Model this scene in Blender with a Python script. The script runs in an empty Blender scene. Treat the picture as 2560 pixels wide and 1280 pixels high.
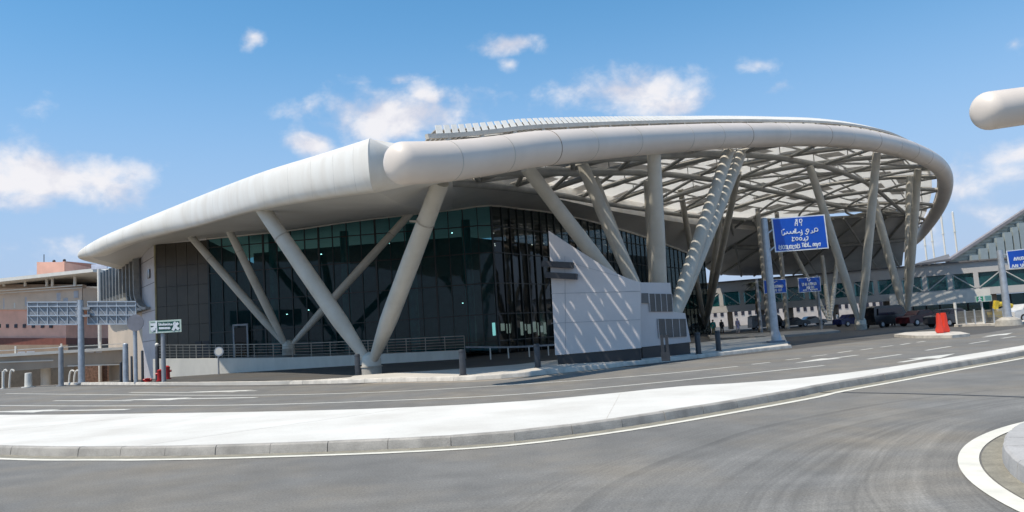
import bpy, math, random
from mathutils import Vector, Matrix
R = math.radians
random.seed(7)
scene = bpy.context.scene
COL = scene.collection

# ------------------------------------------------------------------ camera
EYE = Vector((0, 0, 1.65))
FPX = 2000.0                      # focal length in pixels of a 2560 px wide frame
PITCH, ROLL = R(5.56), R(3.66)
Fw = Vector((0, math.cos(PITCH), math.sin(PITCH)))
R0 = Vector((1, 0, 0)); U0 = Vector((0, -math.sin(PITCH), math.cos(PITCH)))
CR = R0 * math.cos(ROLL) - U0 * math.sin(ROLL)
CU = R0 * math.sin(ROLL) + U0 * math.cos(ROLL)
cd = bpy.data.cameras.new('camera'); cam = bpy.data.objects.new('camera', cd); COL.objects.link(cam)
cam.matrix_world = Matrix.Translation(EYE) @ Matrix((CR, CU, -Fw)).transposed().to_4x4()
cd.sensor_width = 36; cd.lens = FPX / 2560 * 36; cd.clip_start = .1; cd.clip_end = 8000
scene.camera = cam

def ray(px, py): return (Fw * FPX + CR * (px - 1280) + CU * (640 - py))
def at(px, py, Y):                # point at forward distance Y
    v = ray(px, py); return EYE + v * (Y / v.y)
def gnd(px, py, z=0.0):
    v = ray(px, py); return EYE + v * ((z - EYE.z) / v.z)

# ------------------------------------------------------------------ sun, sky, exposure
SUN = Vector((-.37, -.25, .89)).normalized()
sl = bpy.data.lights.new('sun', 'SUN'); sl.energy = 4.5; sl.angle = R(.53); sl.color = (1, .92, .79)
so = bpy.data.objects.new('sun', sl); COL.objects.link(so)
so.rotation_euler = (-SUN).to_track_quat('-Z', 'Y').to_euler(); so.location = (-30, -30, 80)

world = bpy.data.worlds.new('World'); scene.world = world; world.use_nodes = True
wt = world.node_tree; wt.nodes.clear()
def N(t, typ, **k):
    n = t.nodes.new(typ)
    for a, b in k.items(): setattr(n, a, b)
    return n
def L(t, a, b): t.links.new(a, b)
def MATH(t, op, a, b=None, c=None, clamp=False):
    n = N(t, 'ShaderNodeMath', operation=op, use_clamp=clamp)
    for i, x in enumerate((a, b, c)):
        if x is None: continue
        if isinstance(x, (int, float)): n.inputs[i].default_value = x
        else: L(t, x, n.inputs[i])
    return n.outputs[0]
def VM(t, op, a, b=None, out=0):
    n = N(t, 'ShaderNodeVectorMath', operation=op)
    for i, x in enumerate((a, b)):
        if x is None: continue
        if isinstance(x, (tuple, Vector)): n.inputs[i].default_value = tuple(x)
        else: L(t, x, n.inputs[i])
    return n.outputs['Value'] if out else n.outputs[0]
sky = N(wt, 'ShaderNodeTexSky', sky_type='NISHITA', sun_disc=False)
sky.sun_elevation = math.asin(SUN.z); sky.sun_rotation = math.atan2(SUN.x, SUN.y)
sky.altitude = 300; sky.air_density = 1.0; sky.dust_density = .35; sky.ozone_density = 4.0
bg = N(wt, 'ShaderNodeBackground'); bg.inputs[1].default_value = .145
hs = N(wt, 'ShaderNodeHueSaturation'); hs.inputs['Saturation'].default_value = 1.08; L(wt, sky.outputs[0], hs.inputs['Color']); tint = N(wt, 'ShaderNodeMixRGB', blend_type='MULTIPLY'); tint.inputs[0].default_value = 1; tint.inputs[2].default_value = (.82, 1.17, 1.13, 1); L(wt, hs.outputs[0], tint.inputs[1])
hz = N(wt, 'ShaderNodeMixRGB'); L(wt, tint.outputs[0], hz.inputs[1]); hz.inputs[2].default_value = (2.75, 3.25, 4.75, 1)   # pale lavender haze towards the horizon
geo = N(wt, 'ShaderNodeTexCoord')
dirv = VM(wt, 'NORMALIZE', geo.outputs['Generated'])
sxyz = N(wt, 'ShaderNodeSeparateXYZ'); L(wt, dirv, sxyz.inputs[0])
hzf = N(wt, 'ShaderNodeMapRange', interpolation_type='SMOOTHSTEP'); L(wt, sxyz.outputs[2], hzf.inputs[0]); hzf.inputs[1].default_value = .42; hzf.inputs[2].default_value = .02; hzf.inputs[3].default_value = 0; hzf.inputs[4].default_value = .9
L(wt, hzf.outputs[0], hz.inputs[0]); L(wt, hz.outputs[0], bg.inputs[0])
# clouds: patches of the sky at fixed compass directions (px, py, half width, half height, tilt)
CLOUDS = [(1010, 290, 240, 82, 3, 1.15), (1080, 245, 140, 44, 0, .9), (930, 285, 110, 40, 12, .9), (1560, 225, 170, 62, 5, 1), (1650, 262, 150, 45, 0, .9), (1275, 110, 85, 34, 4, 1),
          (110, 440, 240, 70, -10, 1), (-60, 430, 160, 90, 0, 1), (60, 500, 140, 40, 0, .6), (785, 362, 66, 36, 0, 1), (632, 92, 34, 22, 40, .6), (330, 440, 70, 40, 30, .55),
          (1925, 228, 60, 30, 20, .7), (1275, 160, 30, 24, 0, .45), (2540, 380, 90, 40, 10, .42), (2390, 475, 110, 45, 0, .38), (2530, 435, 80, 30, 0, .42), (2330, 540, 190, 60, 0, .35),
          (2470, 105, 40, 18, 0, .35), (2535, 110, 22, 26, 60, .5), (200, 610, 130, 36, 0, .4), (20, 620, 70, 26, 0, .4), (1900, 165, 30, 16, 0, .3), (-500, 300, 300, 100, 0, 1), (3000, 330, 200, 90, 0, 1),
          (985, 200, 60, 22, 10, .5), (800, 285, 90, 34, 0, .4)]
mask = None
for (px, py, w, h, tl, st) in CLOUDS:
    c = ray(px, py).normalized(); rr = (CR * math.cos(R(tl)) + CU * math.sin(R(tl))); uu = c.cross(rr).normalized() * -1
    rr = uu.cross(c).normalized() * -1
    d = VM(wt, 'SUBTRACT', dirv, c)
    a = VM(wt, 'DOT_PRODUCT', d, rr * (FPX / (w * 1.15)), 1); b = VM(wt, 'DOT_PRODUCT', d, uu * (FPX / (h * 1.15)), 1)
    m = MATH(wt, 'SUBTRACT', st, MATH(wt, 'MULTIPLY', MATH(wt, 'SQRT', MATH(wt, 'ADD', MATH(wt, 'MULTIPLY', a, a), MATH(wt, 'MULTIPLY', b, b))), st))
    mask = m if mask is None else MATH(wt, 'MAXIMUM', mask, m)
mask = MATH(wt, 'MAXIMUM', mask, -.6)
sq = N(wt, 'ShaderNodeMapping'); sq.inputs['Scale'].default_value = (1, 1, 1.35); L(wt, dirv, sq.inputs[0])
nz = N(wt, 'ShaderNodeTexNoise'); nz.inputs['Scale'].default_value = 17; nz.inputs['Detail'].default_value = 9; nz.inputs['Roughness'].default_value = .56; nz.inputs['Distortion'].default_value = .15
L(wt, sq.outputs[0], nz.inputs['Vector'])
den = MATH(wt, 'MULTIPLY_ADD', MATH(wt, 'SUBTRACT', nz.outputs[0], .5), 2.3, mask)
smo = N(wt, 'ShaderNodeMapRange', interpolation_type='SMOOTHSTEP'); L(wt, den, smo.inputs[0])
smo.inputs[1].default_value = .03; smo.inputs[2].default_value = .95; smo.inputs[4].default_value = .93
# cloud self-shading: compare density with a sample shifted towards the sun
nz2 = N(wt, 'ShaderNodeTexNoise'); nz2.inputs['Scale'].default_value = 17; nz2.inputs['Detail'].default_value = 5; nz2.inputs['Distortion'].default_value = .15
L(wt, VM(wt, 'ADD', sq.outputs[0], (-.012, -.01, .045)), nz2.inputs['Vector'])
shade = N(wt, 'ShaderNodeMapRange'); L(wt, MATH(wt, 'SUBTRACT', nz2.outputs[0], nz.outputs[0]), shade.inputs[0])
shade.inputs[1].default_value = -.12; shade.inputs[2].default_value = .14
cr = N(wt, 'ShaderNodeMixRGB'); cr.inputs[1].default_value = (.90, .88, .90, 1); cr.inputs[2].default_value = (.66, .67, .76, 1)
L(wt, shade.outputs[0], cr.inputs[0])
bgc = N(wt, 'ShaderNodeBackground'); L(wt, cr.outputs[0], bgc.inputs[0]); bgc.inputs[1].default_value = .95
mxs = N(wt, 'ShaderNodeMixShader'); L(wt, smo.outputs[0], mxs.inputs[0]); L(wt, bg.outputs[0], mxs.inputs[1]); L(wt, bgc.outputs[0], mxs.inputs[2])
L(wt, mxs.outputs[0], N(wt, 'ShaderNodeOutputWorld').inputs[0])
vs = scene.view_settings
vs.view_transform = 'Standard'; vs.look = 'None'; vs.exposure = 0.13; vs.gamma = 1; vs.use_curve_mapping = False
scene.cycles.max_bounces = 8; scene.cycles.transparent_max_bounces = 12

# ------------------------------------------------------------------ materials
def mat(name, col, rough=.6, metal=0, var=.12, scale=1.5, col2=None, bump=0, bscale=40, spec=.5, streak=0, fine=0, fscale=60):
    m = bpy.data.materials.new(name); m.use_nodes = True; t = m.node_tree
    p = t.nodes['Principled BSDF']; p.inputs['Roughness'].default_value = rough; p.inputs['Metallic'].default_value = metal
    p.inputs['Specular IOR Level'].default_value = spec
    tc = N(t, 'ShaderNodeTexCoord'); g = N(t, 'ShaderNodeNewGeometry')
    n = N(t, 'ShaderNodeTexNoise'); n.inputs['Scale'].default_value = scale; n.inputs['Detail'].default_value = 6; n.inputs['Roughness'].default_value = .6
    mp = N(t, 'ShaderNodeMapping'); L(t, g.outputs['Position'], mp.inputs[0])
    if streak: mp.inputs['Scale'].default_value = (1, 1, streak)
    L(t, mp.outputs[0], n.inputs['Vector'])
    c2 = col2 or tuple(x * (1 - 2.2 * var) for x in col)
    mr = N(t, 'ShaderNodeMapRange'); L(t, n.outputs[0], mr.inputs[0]); mr.inputs[1].default_value = .38; mr.inputs[2].default_value = .68
    mx = N(t, 'ShaderNodeMixRGB'); L(t, mr.outputs[0], mx.inputs[0]); mx.inputs[1].default_value = (*col, 1); mx.inputs[2].default_value = (*c2, 1)
    outc = mx.outputs[0]
    if fine:
        f = N(t, 'ShaderNodeTexNoise'); f.inputs['Scale'].default_value = fscale; f.inputs['Detail'].default_value = 3; L(t, g.outputs['Position'], f.inputs['Vector'])
        fr = N(t, 'ShaderNodeMapRange'); L(t, f.outputs[0], fr.inputs[0]); fr.inputs[1].default_value = .3; fr.inputs[2].default_value = .7
        fr.inputs[3].default_value = 1 - fine; fr.inputs[4].default_value = 1 + fine
        mm = N(t, 'ShaderNodeVectorMath', operation='SCALE'); L(t, outc, mm.inputs[0]); L(t, fr.outputs[0], mm.inputs['Scale']); outc = mm.outputs[0]
    L(t, outc, p.inputs['Base Color'])
    if bump:
        b = N(t, 'ShaderNodeTexNoise'); b.inputs['Scale'].default_value = bscale; b.inputs['Detail'].default_value = 4; L(t, g.outputs['Position'], b.inputs['Vector'])
        bu = N(t, 'ShaderNodeBump'); bu.inputs['Strength'].default_value = bump; bu.inputs['Distance'].default_value = .02; L(t, b.outputs[0], bu.inputs['Height']); L(t, bu.outputs[0], p.inputs['Normal'])
    return m
def glass(name, tint, body, alpha=.35, rough=.03):
    m = bpy.data.materials.new(name); m.use_nodes = True; t = m.node_tree
    p = t.nodes['Principled BSDF']; p.inputs['Roughness'].default_value = rough; p.inputs['IOR'].default_value = 1.5
    g = N(t, 'ShaderNodeNewGeometry'); n = N(t, 'ShaderNodeTexNoise'); n.inputs['Scale'].default_value = .25; L(t, g.outputs['Position'], n.inputs['Vector'])
    cr_ = N(t, 'ShaderNodeMixRGB'); cr_.inputs[1].default_value = (*body, 1); cr_.inputs[2].default_value = (*[x * .45 for x in body], 1); L(t, n.outputs[0], cr_.inputs[0])
    L(t, cr_.outputs[0], p.inputs['Base Color'])
    n2 = N(t, 'ShaderNodeTexNoise'); n2.inputs['Scale'].default_value = .5; L(t, g.outputs['Position'], n2.inputs['Vector'])
    bu = N(t, 'ShaderNodeBump'); bu.inputs['Strength'].default_value = .04; bu.inputs['Distance'].default_value = .2; L(t, n2.outputs[0], bu.inputs['Height']); L(t, bu.outputs[0], p.inputs['Normal'])
    tr = N(t, 'ShaderNodeBsdfTransparent'); tr.inputs[0].default_value = (*tint, 1)
    mx = N(t, 'ShaderNodeMixShader'); mx.inputs[0].default_value = alpha
    L(t, p.outputs[0], mx.inputs[1]); L(t, tr.outputs[0], mx.inputs[2]); L(t, mx.outputs[0], t.nodes['Material Output'].inputs[0])
    return m
def emit(name, col, s):
    m = bpy.data.materials.new(name); m.use_nodes = True; t = m.node_tree
    p = t.nodes['Principled BSDF']; p.inputs['Base Color'].default_value = (*col, 1); p.inputs['Emission Color'].default_value = (*col, 1); p.inputs['Emission Strength'].default_value = s
    return m
def tex_scale(col, f): return tuple(c * f for c in col)

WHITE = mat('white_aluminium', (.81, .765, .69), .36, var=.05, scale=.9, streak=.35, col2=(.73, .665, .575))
TUBE = mat('cream_panel', (.72, .625, .54), .40, var=.05, scale=.25, col2=(.63, .545, .465))
SEAM = mat('seam_brown', (.30, .22, .16), .7)
SEAM_PALE = mat('seam_faint', (.70, .655, .58), .6)
SEAM_LIGHT = mat('seam_pale', (.58, .53, .47), .6)
COLM = mat('column_paint', (.56, .53, .465), .5, var=.06, scale=.8, col2=(.47, .44, .375))
STEEL = mat('steel_beam', (.36, .345, .31), .5, var=.12, scale=.6)
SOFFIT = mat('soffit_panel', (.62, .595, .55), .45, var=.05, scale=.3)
CONC = mat('concrete_base', (.46, .42, .36), .85, var=.15, scale=3, bump=.3)
BROWN = mat('dark_cladding', (.062, .052, .038), .35, var=.15, scale=.5)
GROOVE = mat('joint_dark', (.02, .02, .02), .8)
SILVER = mat('silver_panel', (.50, .49, .52), .4, var=.08, scale=.6)
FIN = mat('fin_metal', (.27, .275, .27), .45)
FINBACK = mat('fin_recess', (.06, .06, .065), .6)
GLASS = glass('curtain_glass', (.24, .60, .64), (.011, .052, .062), .46)
GLASS_DARK = glass('dark_glass', (.16, .2, .2), (.008, .010, .010), .35)
GLASS_TEAL = glass('bridge_glass', (.25, .5, .5), (.015, .10, .105), .25)
MULL = mat('mullion', (.022, .030, .032), .4)
INT = mat('interior_dark', (.28, .30, .30), .8)
INTCOL = mat('interior_column', (.45, .62, .60), .5)
LAMPM = emit('ceiling_lamp', (1, .96, .88), 9)
DAYGLOW = emit('daylight_glow', (.9, 1, .93), 1.7)
WALLW = mat('cream_wall', (.78, .74, .66), .8, var=.06, scale=1.2, bump=.1, streak=.3)
RAIL = mat('rail_steel', (.33, .31, .27), .4, metal=.5)
SIGNW = mat('panel_grey', (.57, .535, .53), .45, var=.04, scale=.6)
BLACK = mat('black_metal', (.03, .03, .033), .45)
GRILLE = mat('grille', (.17, .165, .16), .5)
BOLL = mat('bollard_paint', (.045, .048, .055), .45, var=.15, scale=5)
GALV = mat('galvanised', (.48, .51, .55), .42, metal=.4, var=.1, scale=3)
GALV_D = mat('galvanised_dull', (.33, .34, .36), .55, metal=.2, var=.1, scale=3)
BLUE = mat('sign_blue', (.004, .085, .50), .35, var=.08, scale=.8)
SIGNTXT = mat('sign_white', (.80, .82, .85), .4)
GREEN = mat('sign_green', (.006, .075, .055), .35)
GREENB = mat('sign_border', (.52, .62, .54), .4)
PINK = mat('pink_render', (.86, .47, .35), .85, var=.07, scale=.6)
PINK_SHADED = mat('pink_render_shaded', (.56, .29, .21), .85, var=.07, scale=.6)  # pink render darkened to paint in the shade of the tower's right face
DRED = mat('dark_red_band', (.20, .065, .045), .7)
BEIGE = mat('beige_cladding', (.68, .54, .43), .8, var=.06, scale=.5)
BEIGED = mat('brown_cladding_and_shade', (.30, .22, .16), .8, var=.08, scale=.5)
OVER = mat('viaduct_concrete', (.40, .335, .27), .85, var=.08, scale=.7, streak=.3)
OFFW = mat('off_white', (.72, .69, .63), .6, var=.05)
BRICK = mat('brick_wall', (.27, .15, .10), .85, var=.25, scale=5)
DGLASS = mat('window_dark', (.02, .02, .035), .15, spec=.6)
REDP = mat('red_plastic', (.72, .055, .03), .4, var=.06)
REDH = mat('red_hydrant', (.42, .02, .02), .4)
PALEW = mat('far_pale_wall', (.62, .55, .50), .85, var=.1, scale=.3)
BRIDGE = mat('bridge_panel', (.50, .48, .46), .5, var=.05, scale=.3)
SHINGLE = mat('shingle', (.58, .56, .48), .7, var=.15, scale=1.4)
SLATE = mat('slate_roof', (.16, .15, .15), .7)
GREYP = mat('grey_cladding', (.36, .40, .39), .5, var=.05)
YEL = mat('yellow_paint', (.62, .45, .04), .45)
LEAF = mat('palm_leaf', (.035, .045, .02), .6, var=.25, scale=4)
TRUNK = mat('palm_trunk', (.10, .075, .05), .9, var=.25, scale=8)
SKIN = mat('skin', (.28, .16, .10), .6)
HAIR = mat('hair', (.015, .012, .01), .6)
TYRE = mat('tyre', (.02, .02, .02), .8)

def louvre_mat():
    m = bpy.data.materials.new('louvre_membrane'); m.use_nodes = True; t = m.node_tree; t.nodes.clear()
    d = N(t, 'ShaderNodeBsdfDiffuse'); d.inputs[0].default_value = (.74, .71, .66, 1)
    tr = N(t, 'ShaderNodeBsdfTranslucent'); tr.inputs[0].default_value = (.95, .92, .87, 1)
    mx = N(t, 'ShaderNodeMixShader'); mx.inputs[0].default_value = .62
    L(t, d.outputs[0], mx.inputs[1]); L(t, tr.outputs[0], mx.inputs[2]); L(t, mx.outputs[0], N(t, 'ShaderNodeOutputMaterial').inputs[0])
    return m
LOUV = louvre_mat()
LOUV_OP = mat('louvre_panel', (.52, .47, .41), .6, var=.08)

def asphalt(name, base, tracks=None):
    m = bpy.data.materials.new(name); m.use_nodes = True; t = m.node_tree
    p = t.nodes['Principled BSDF']; p.inputs['Roughness'].default_value = .82; p.inputs['Specular IOR Level'].default_value = .35
    g = N(t, 'ShaderNodeNewGeometry'); pos = g.outputs['Position']
    def noise(s, d, rg=.6, v=pos):
        n = N(t, 'ShaderNodeTexNoise'); n.inputs['Scale'].default_value = s; n.inputs['Detail'].default_value = d; n.inputs['Roughness'].default_value = rg; L(t, v, n.inputs['Vector']); return n.outputs[0]
    def rng(x, a, b, c, d):
        n = N(t, 'ShaderNodeMapRange'); L(t, x, n.inputs[0])
        for i, v in enumerate((a, b, c, d)): n.inputs[i + 1].default_value = v
        return n.outputs[0]
    f = rng(noise(.16, 5), .35, .65, .88, 1.10)
    f = MATH(t, 'MULTIPLY', f, rng(noise(1.3, 6), .3, .7, .88, 1.12))
    f = MATH(t, 'MULTIPLY', f, rng(noise(38, 3, .75), .3, .7, .70, 1.3))
    f = MATH(t, 'MULTIPLY', f, rng(noise(180, 2, .7), .3, .7, .80, 1.22))
    # scattered pale chippings
    v = N(t, 'ShaderNodeTexVoronoi'); v.inputs['Scale'].default_value = 3.0; L(t, pos, v.inputs['Vector'])
    spk = MATH(t, 'LESS_THAN', v.outputs['Distance'], .035)
    colx = N(t, 'ShaderNodeMixRGB'); colx.inputs[0].default_value = 0
    warm = N(t, 'ShaderNodeMixRGB'); warm.inputs[1].default_value = (*base, 1); warm.inputs[2].default_value = (base[0] * 1.22, base[1] * 1.12, base[2] * .98, 1)
    L(t, rng(noise(.3, 4), .45, .7, 0, 1), warm.inputs[0]); outc = warm.outputs[0]
    if tracks:
        for (cx, cy, r0, r1, s) in tracks:    # rubber and dust left by turning tyres
            sub = VM(t, 'SUBTRACT', pos, (cx, cy, 0)); sx = N(t, 'ShaderNodeSeparateXYZ'); L(t, sub, sx.inputs[0])
            rad = MATH(t, 'SQRT', MATH(t, 'ADD', MATH(t, 'MULTIPLY', sx.outputs[0], sx.outputs[0]), MATH(t, 'MULTIPLY', sx.outputs[1], sx.outputs[1])))
            rad = MATH(t, 'ADD', rad, MATH(t, 'MULTIPLY', noise(.12, 2), .9))
            cmb = N(t, 'ShaderNodeCombineXYZ'); L(t, rad, cmb.inputs[0])
            n1 = N(t, 'ShaderNodeTexNoise', noise_dimensions='1D'); n1.inputs['Scale'].default_value = 1.6; n1.inputs['Detail'].default_value = 9; n1.inputs['Roughness'].default_value = .82; L(t, rad, n1.inputs['W'])
            win = MATH(t, 'MULTIPLY', rng(rad, r0, r0 + .8, 0, 1), rng(rad, r1 - .8, r1, 1, 0))
            br = rng(noise(.45, 4), .35, .65, .25, 1)
            amt = MATH(t, 'MULTIPLY', MATH(t, 'MULTIPLY', win, br), s)
            f = MATH(t, 'MULTIPLY', f, MATH(t, 'ADD', 1, MATH(t, 'MULTIPLY', amt, rng(n1.outputs[0],   .32, .68, -.25, .32))))
    sc = N(t, 'ShaderNodeVectorMath', operation='SCALE'); L(t, outc, sc.inputs[0]); L(t, f, sc.inputs['Scale'])
    fin = N(t, 'ShaderNodeMixRGB'); L(t, MATH(t, 'MULTIPLY', spk, .55), fin.inputs[0]); L(t, sc.outputs[0], fin.inputs[1]); fin.inputs[2].default_value = (.42, .40, .36, 1)
    L(t, fin.outputs[0], p.inputs['Base Color'])
    bu = N(t, 'ShaderNodeBump'); bu.inputs['Strength'].default_value = .35; bu.inputs['Distance'].default_value = .01; L(t, noise(90, 3), bu.inputs['Height']); L(t, bu.outputs[0], p.inputs['Normal'])
    return m
PAVE = mat('white_pavement', (.67, .645, .595), .85, var=.045, scale=.5, fine=.04, fscale=25, bump=.15, col2=(.56, .53, .48))
PAVEG = mat('grey_paving', (.30, .285, .26), .85, var=.1, scale=.8, fine=.08)
KERB = mat('kerb_stone', (.40, .37, .33), .85, var=.16, scale=2.2, bump=.35, fine=.1)
KERBW = mat('kerb_pale', (.62, .57, .50), .85, var=.14, scale=2.2, bump=.3)
DIRT = mat('gutter_dust', (.28, .255, .20), .95, var=.15, scale=4, fine=.2)
GROUNDM = mat('dry_ground', (.30, .26, .21), .95, var=.12, scale=.1, fine=.1, fscale=3)
def paint_mat(name, col, worn):
    m = mat(name, col, .7, var=.08, scale=3)
    return m
PAINT = paint_mat('road_paint', (.66, .64, .58), .3)
PAINTY = paint_mat('edge_line_paint', (.74, .70, .60), .3)

# ------------------------------------------------------------------ mesh helper
class MB:
    def __init__(s): s.v, s.f, s.m, s.mi = [], [], [], 0
    def add(s, vs_, fs):
        o = len(s.v); s.v += [tuple(x) for x in vs_]
        for f in fs: s.f.append([o + i for i in f]); s.m.append(s.mi)
    def quad(s, *p): s.add(p, [list(range(len(p)))])
    def box(s, c, size, X=None, Y=None, Z=None):
        X = Vector(X or (1, 0, 0)); Y = Vector(Y or (0, 1, 0)); Z = Vector(Z or (0, 0, 1)); c = Vector(c)
        a, b, d = X * size[0] / 2, Y * size[1] / 2, Z * size[2] / 2
        p = [c + i * a + j * b + k * d for k in (-1, 1) for j in (-1, 1) for i in (-1, 1)]
        s.add(p, [(0, 2, 3, 1), (4, 5, 7, 6), (0, 1, 5, 4), (2, 6, 7, 3), (0, 4, 6, 2), (1, 3, 7, 5)])
    def bar(s, p, q, w, h=None, up=(0, 0, 1)):
        p, q = Vector(p), Vector(q); z = (q - p); l = z.length
        if l < 1e-6: return
        z /= l; u = Vector(up); x = z.cross(u)
        if x.length < 1e-3: x = z.cross(Vector((0, 1, 0)))
        x.normalize(); y = x.cross(z)
        s.box((p + q) / 2, (w, h or w, l), x, y, z)
    def tube(s, pts, rad, n=14, cap=True, closed=False):
        pts = [Vector(p) for p in pts]; k = len(pts)
        if isinstance(rad, (int, float)): rad = [rad] * k
        o = len(s.v); ref = None; rings = []
        for i in range(k):
            t = (pts[min(i + 1, k - 1)] - pts[max(i - 1, 0)]).normalized()
            if ref is None:
                ref = Vector((0, 0, 1)) if abs(t.z) < .95 else Vector((0, -1, 0))
            x = (ref - t * ref.dot(t)).normalized(); ref = x; y = t.cross(x)
            rings.append([pts[i] + (x * math.cos(a) + y * math.sin(a)) * rad[i] for a in [2 * math.pi * j / n for j in range(n)]])
        vs_ = [v for r_ in rings for v in r_]; fs = []
        for i in range(k - 1):
            for j in range(n): fs.append((i * n + j, i * n + (j + 1) % n, (i + 1) * n + (j + 1) % n, (i + 1) * n + j))
        if cap: fs.append(tuple(reversed(range(n)))); fs.append(tuple((k - 1) * n + j for j in range(n)))
        s.add(vs_, fs)
    def loft(s, secs, closed=False):
        n = len(secs[0]); vs_ = [p for q in secs for p in q]; fs = []
        for i in range(len(secs) - 1):
            for j in range(n if closed else n - 1):
                fs.append((i * n + j, i * n + (j + 1) % n, (i + 1) * n + (j + 1) % n, (i + 1) * n + j))
        s.add(vs_, fs)
    def prism(s, poly, d):
        n = len(poly); a = [Vector(p) for p in poly]; b = [p + Vector(d) for p in a]
        s.add(a + b, [tuple(reversed(range(n))), tuple(range(n, 2 * n))] + [(i, (i + 1) % n, n + (i + 1) % n, n + i) for i in range(n)])
    def sphere(s, c, r, n=12, m=8, sc=(1, 1, 1)):
        c = Vector(c); vs_ = [c + Vector((0, 0, -r * sc[2]))]; fs = []
        for i in range(1, m):
            a = -math.pi / 2 + math.pi * i / m
            for j in range(n):
                b = 2 * math.pi * j / n; vs_.append(c + Vector((r * sc[0] * math.cos(a) * math.cos(b), r * sc[1] * math.cos(a) * math.sin(b), r * sc[2] * math.sin(a))))
        vs_.append(c + Vector((0, 0, r * sc[2]))); e = len(vs_) - 1
        for j in range(n):
            fs.append((0, 1 + (j + 1) % n, 1 + j)); fs.append((e, 1 + (m - 2) * n + j, 1 + (m - 2) * n + (j + 1) % n))
            for i in range(m - 2): fs.append((1 + i * n + j, 1 + i * n + (j + 1) % n, 1 + (i + 1) * n + (j + 1) % n, 1 + (i + 1) * n + j))
        s.add(vs_, fs)
    def build(s, name, mats, parent=None, smooth=None):
        if not isinstance(mats, (list, tuple)): mats = [mats]
        base = parent.matrix_basis.translation if (parent is not None and parent.parent is None) else Vector((0, 0, 0))
        if parent is not None and parent.parent is not None: base = parent.parent.matrix_basis.translation
        me = bpy.data.meshes.new(name); me.from_pydata([tuple(Vector(v) - base) for v in s.v], [], s.f)
        for m in mats: me.materials.append(m)
        if len(mats) > 1: me.polygons.foreach_set('material_index', s.m)
        me.update(); me.validate()
        if smooth:
            me.polygons.foreach_set('use_smooth', [True] * len(me.polygons))
            me.set_sharp_from_angle(angle=R(smooth))
        o = bpy.data.objects.new(name, me); COL.objects.link(o)
        if parent is not None: o.parent = parent
        return o
def tag(o, label=None, cat=None, group=None, kind=None):
    if label: o['label'] = label
    if cat: o['category'] = cat
    if group: o['group'] = group
    if kind: o['kind'] = kind
    return o
def thing(name, loc, label, cat, group=None):
    o = bpy.data.objects.new(name, None); COL.objects.link(o); o.location = loc; o.empty_display_size = .3
    return tag(o, label, cat, group)
def copy_tree(o, parent=None):
    c = o.copy(); COL.objects.link(c)
    if parent is not None: c.parent = parent
    for ch in list(o.children): copy_tree(ch, c)
    return c
def structure(o): o['kind'] = 'structure'; return o
def crom(P, n):
    P = [Vector(p) for p in P]; out = []; k = len(P)
    for i in range(k - 1):
        a, b, c, d = P[max(i - 1, 0)], P[i], P[i + 1], P[min(i + 2, k - 1)]
        for j in range(n):
            t = j / n; out.append(.5 * ((2 * b) + (c - a) * t + (2 * a - 5 * b + 4 * c - d) * t * t + (3 * b - a - 3 * c + d) * t ** 3))
    out.append(P[-1]); return out
def resample(pts, step=None, n=None):
    L_ = [0]
    for a, b in zip(pts, pts[1:]): L_.append(L_[-1] + (b - a).length)
    n = n or max(1, round(L_[-1] / step)); out = []; j = 0
    for i in range(n + 1):
        d = L_[-1] * i / n
        while j < len(pts) - 2 and L_[j + 1] < d: j += 1
        t = (d - L_[j]) / max(1e-9, L_[j + 1] - L_[j]); out.append(pts[j].lerp(pts[j + 1], min(1, t)))
    return out
def offset(pts, d):               # offset a flat polyline to its right by d
    out = []
    for i, p in enumerate(pts):
        t = (pts[min(i + 1, len(pts) - 1)] - pts[max(i - 1, 0)]); t.z = 0; t.normalize()
        out.append(p + Vector((t.y, -t.x, 0)) * d)
    return out
def ribbon(mb, pts, w, z):
    a, b = offset(pts, -w / 2), offset(pts, w / 2)
    mb.loft([[Vector((p.x, p.y, z)), Vector((q.x, q.y, z))] for p, q in zip(a, b)])

# ------------------------------------------------------------------ ground, roads, pavements
def gline(pix, z=0, n=8): return crom([gnd(x, y, z) for x, y in pix], n)
KH = .15
# base ground, reaching the horizon, with the sunken service yard on the left cut in
PITX0, PITX1, PITY0, PITY1, PITZ = -140, -28.5, 63.5, 100, -4
xs = [-4000, -600, -300, PITX0 - .02, PITX0, -90, -60, PITX1, PITX1 + .02, -10, 10, 60, 150, 400, 4000]
ys = [-300, -40, 0, 30, PITY0 - .02, PITY0, 80, PITY1, PITY1 + .02, 130, 200, 400, 1200, 5000]
mb = MB(); vs_ = []
for y in ys:
    for x in xs:
        pit = PITX0 <= x <= PITX1 and PITY0 <= y <= PITY1
        vs_.append((x, y, PITZ if pit else -.03))
nx = len(xs)
mb.add(vs_, [(j * nx + i, j * nx + i + 1, (j + 1) * nx + i + 1, (j + 1) * nx + i) for j in range(len(ys) - 1) for i in range(nx - 1)])
structure(mb.build('ground', GROUNDM))

far_pix = [(-500, 1000), (0, 973), (160, 966), (600, 966), (1035, 957), (1140, 956), (1280, 948), (1580, 918), (1980, 874), (2240, 845), (2420, 838), (2560, 818), (2800, 790)]
far_edge = gline(far_pix, 0, 6)
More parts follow.
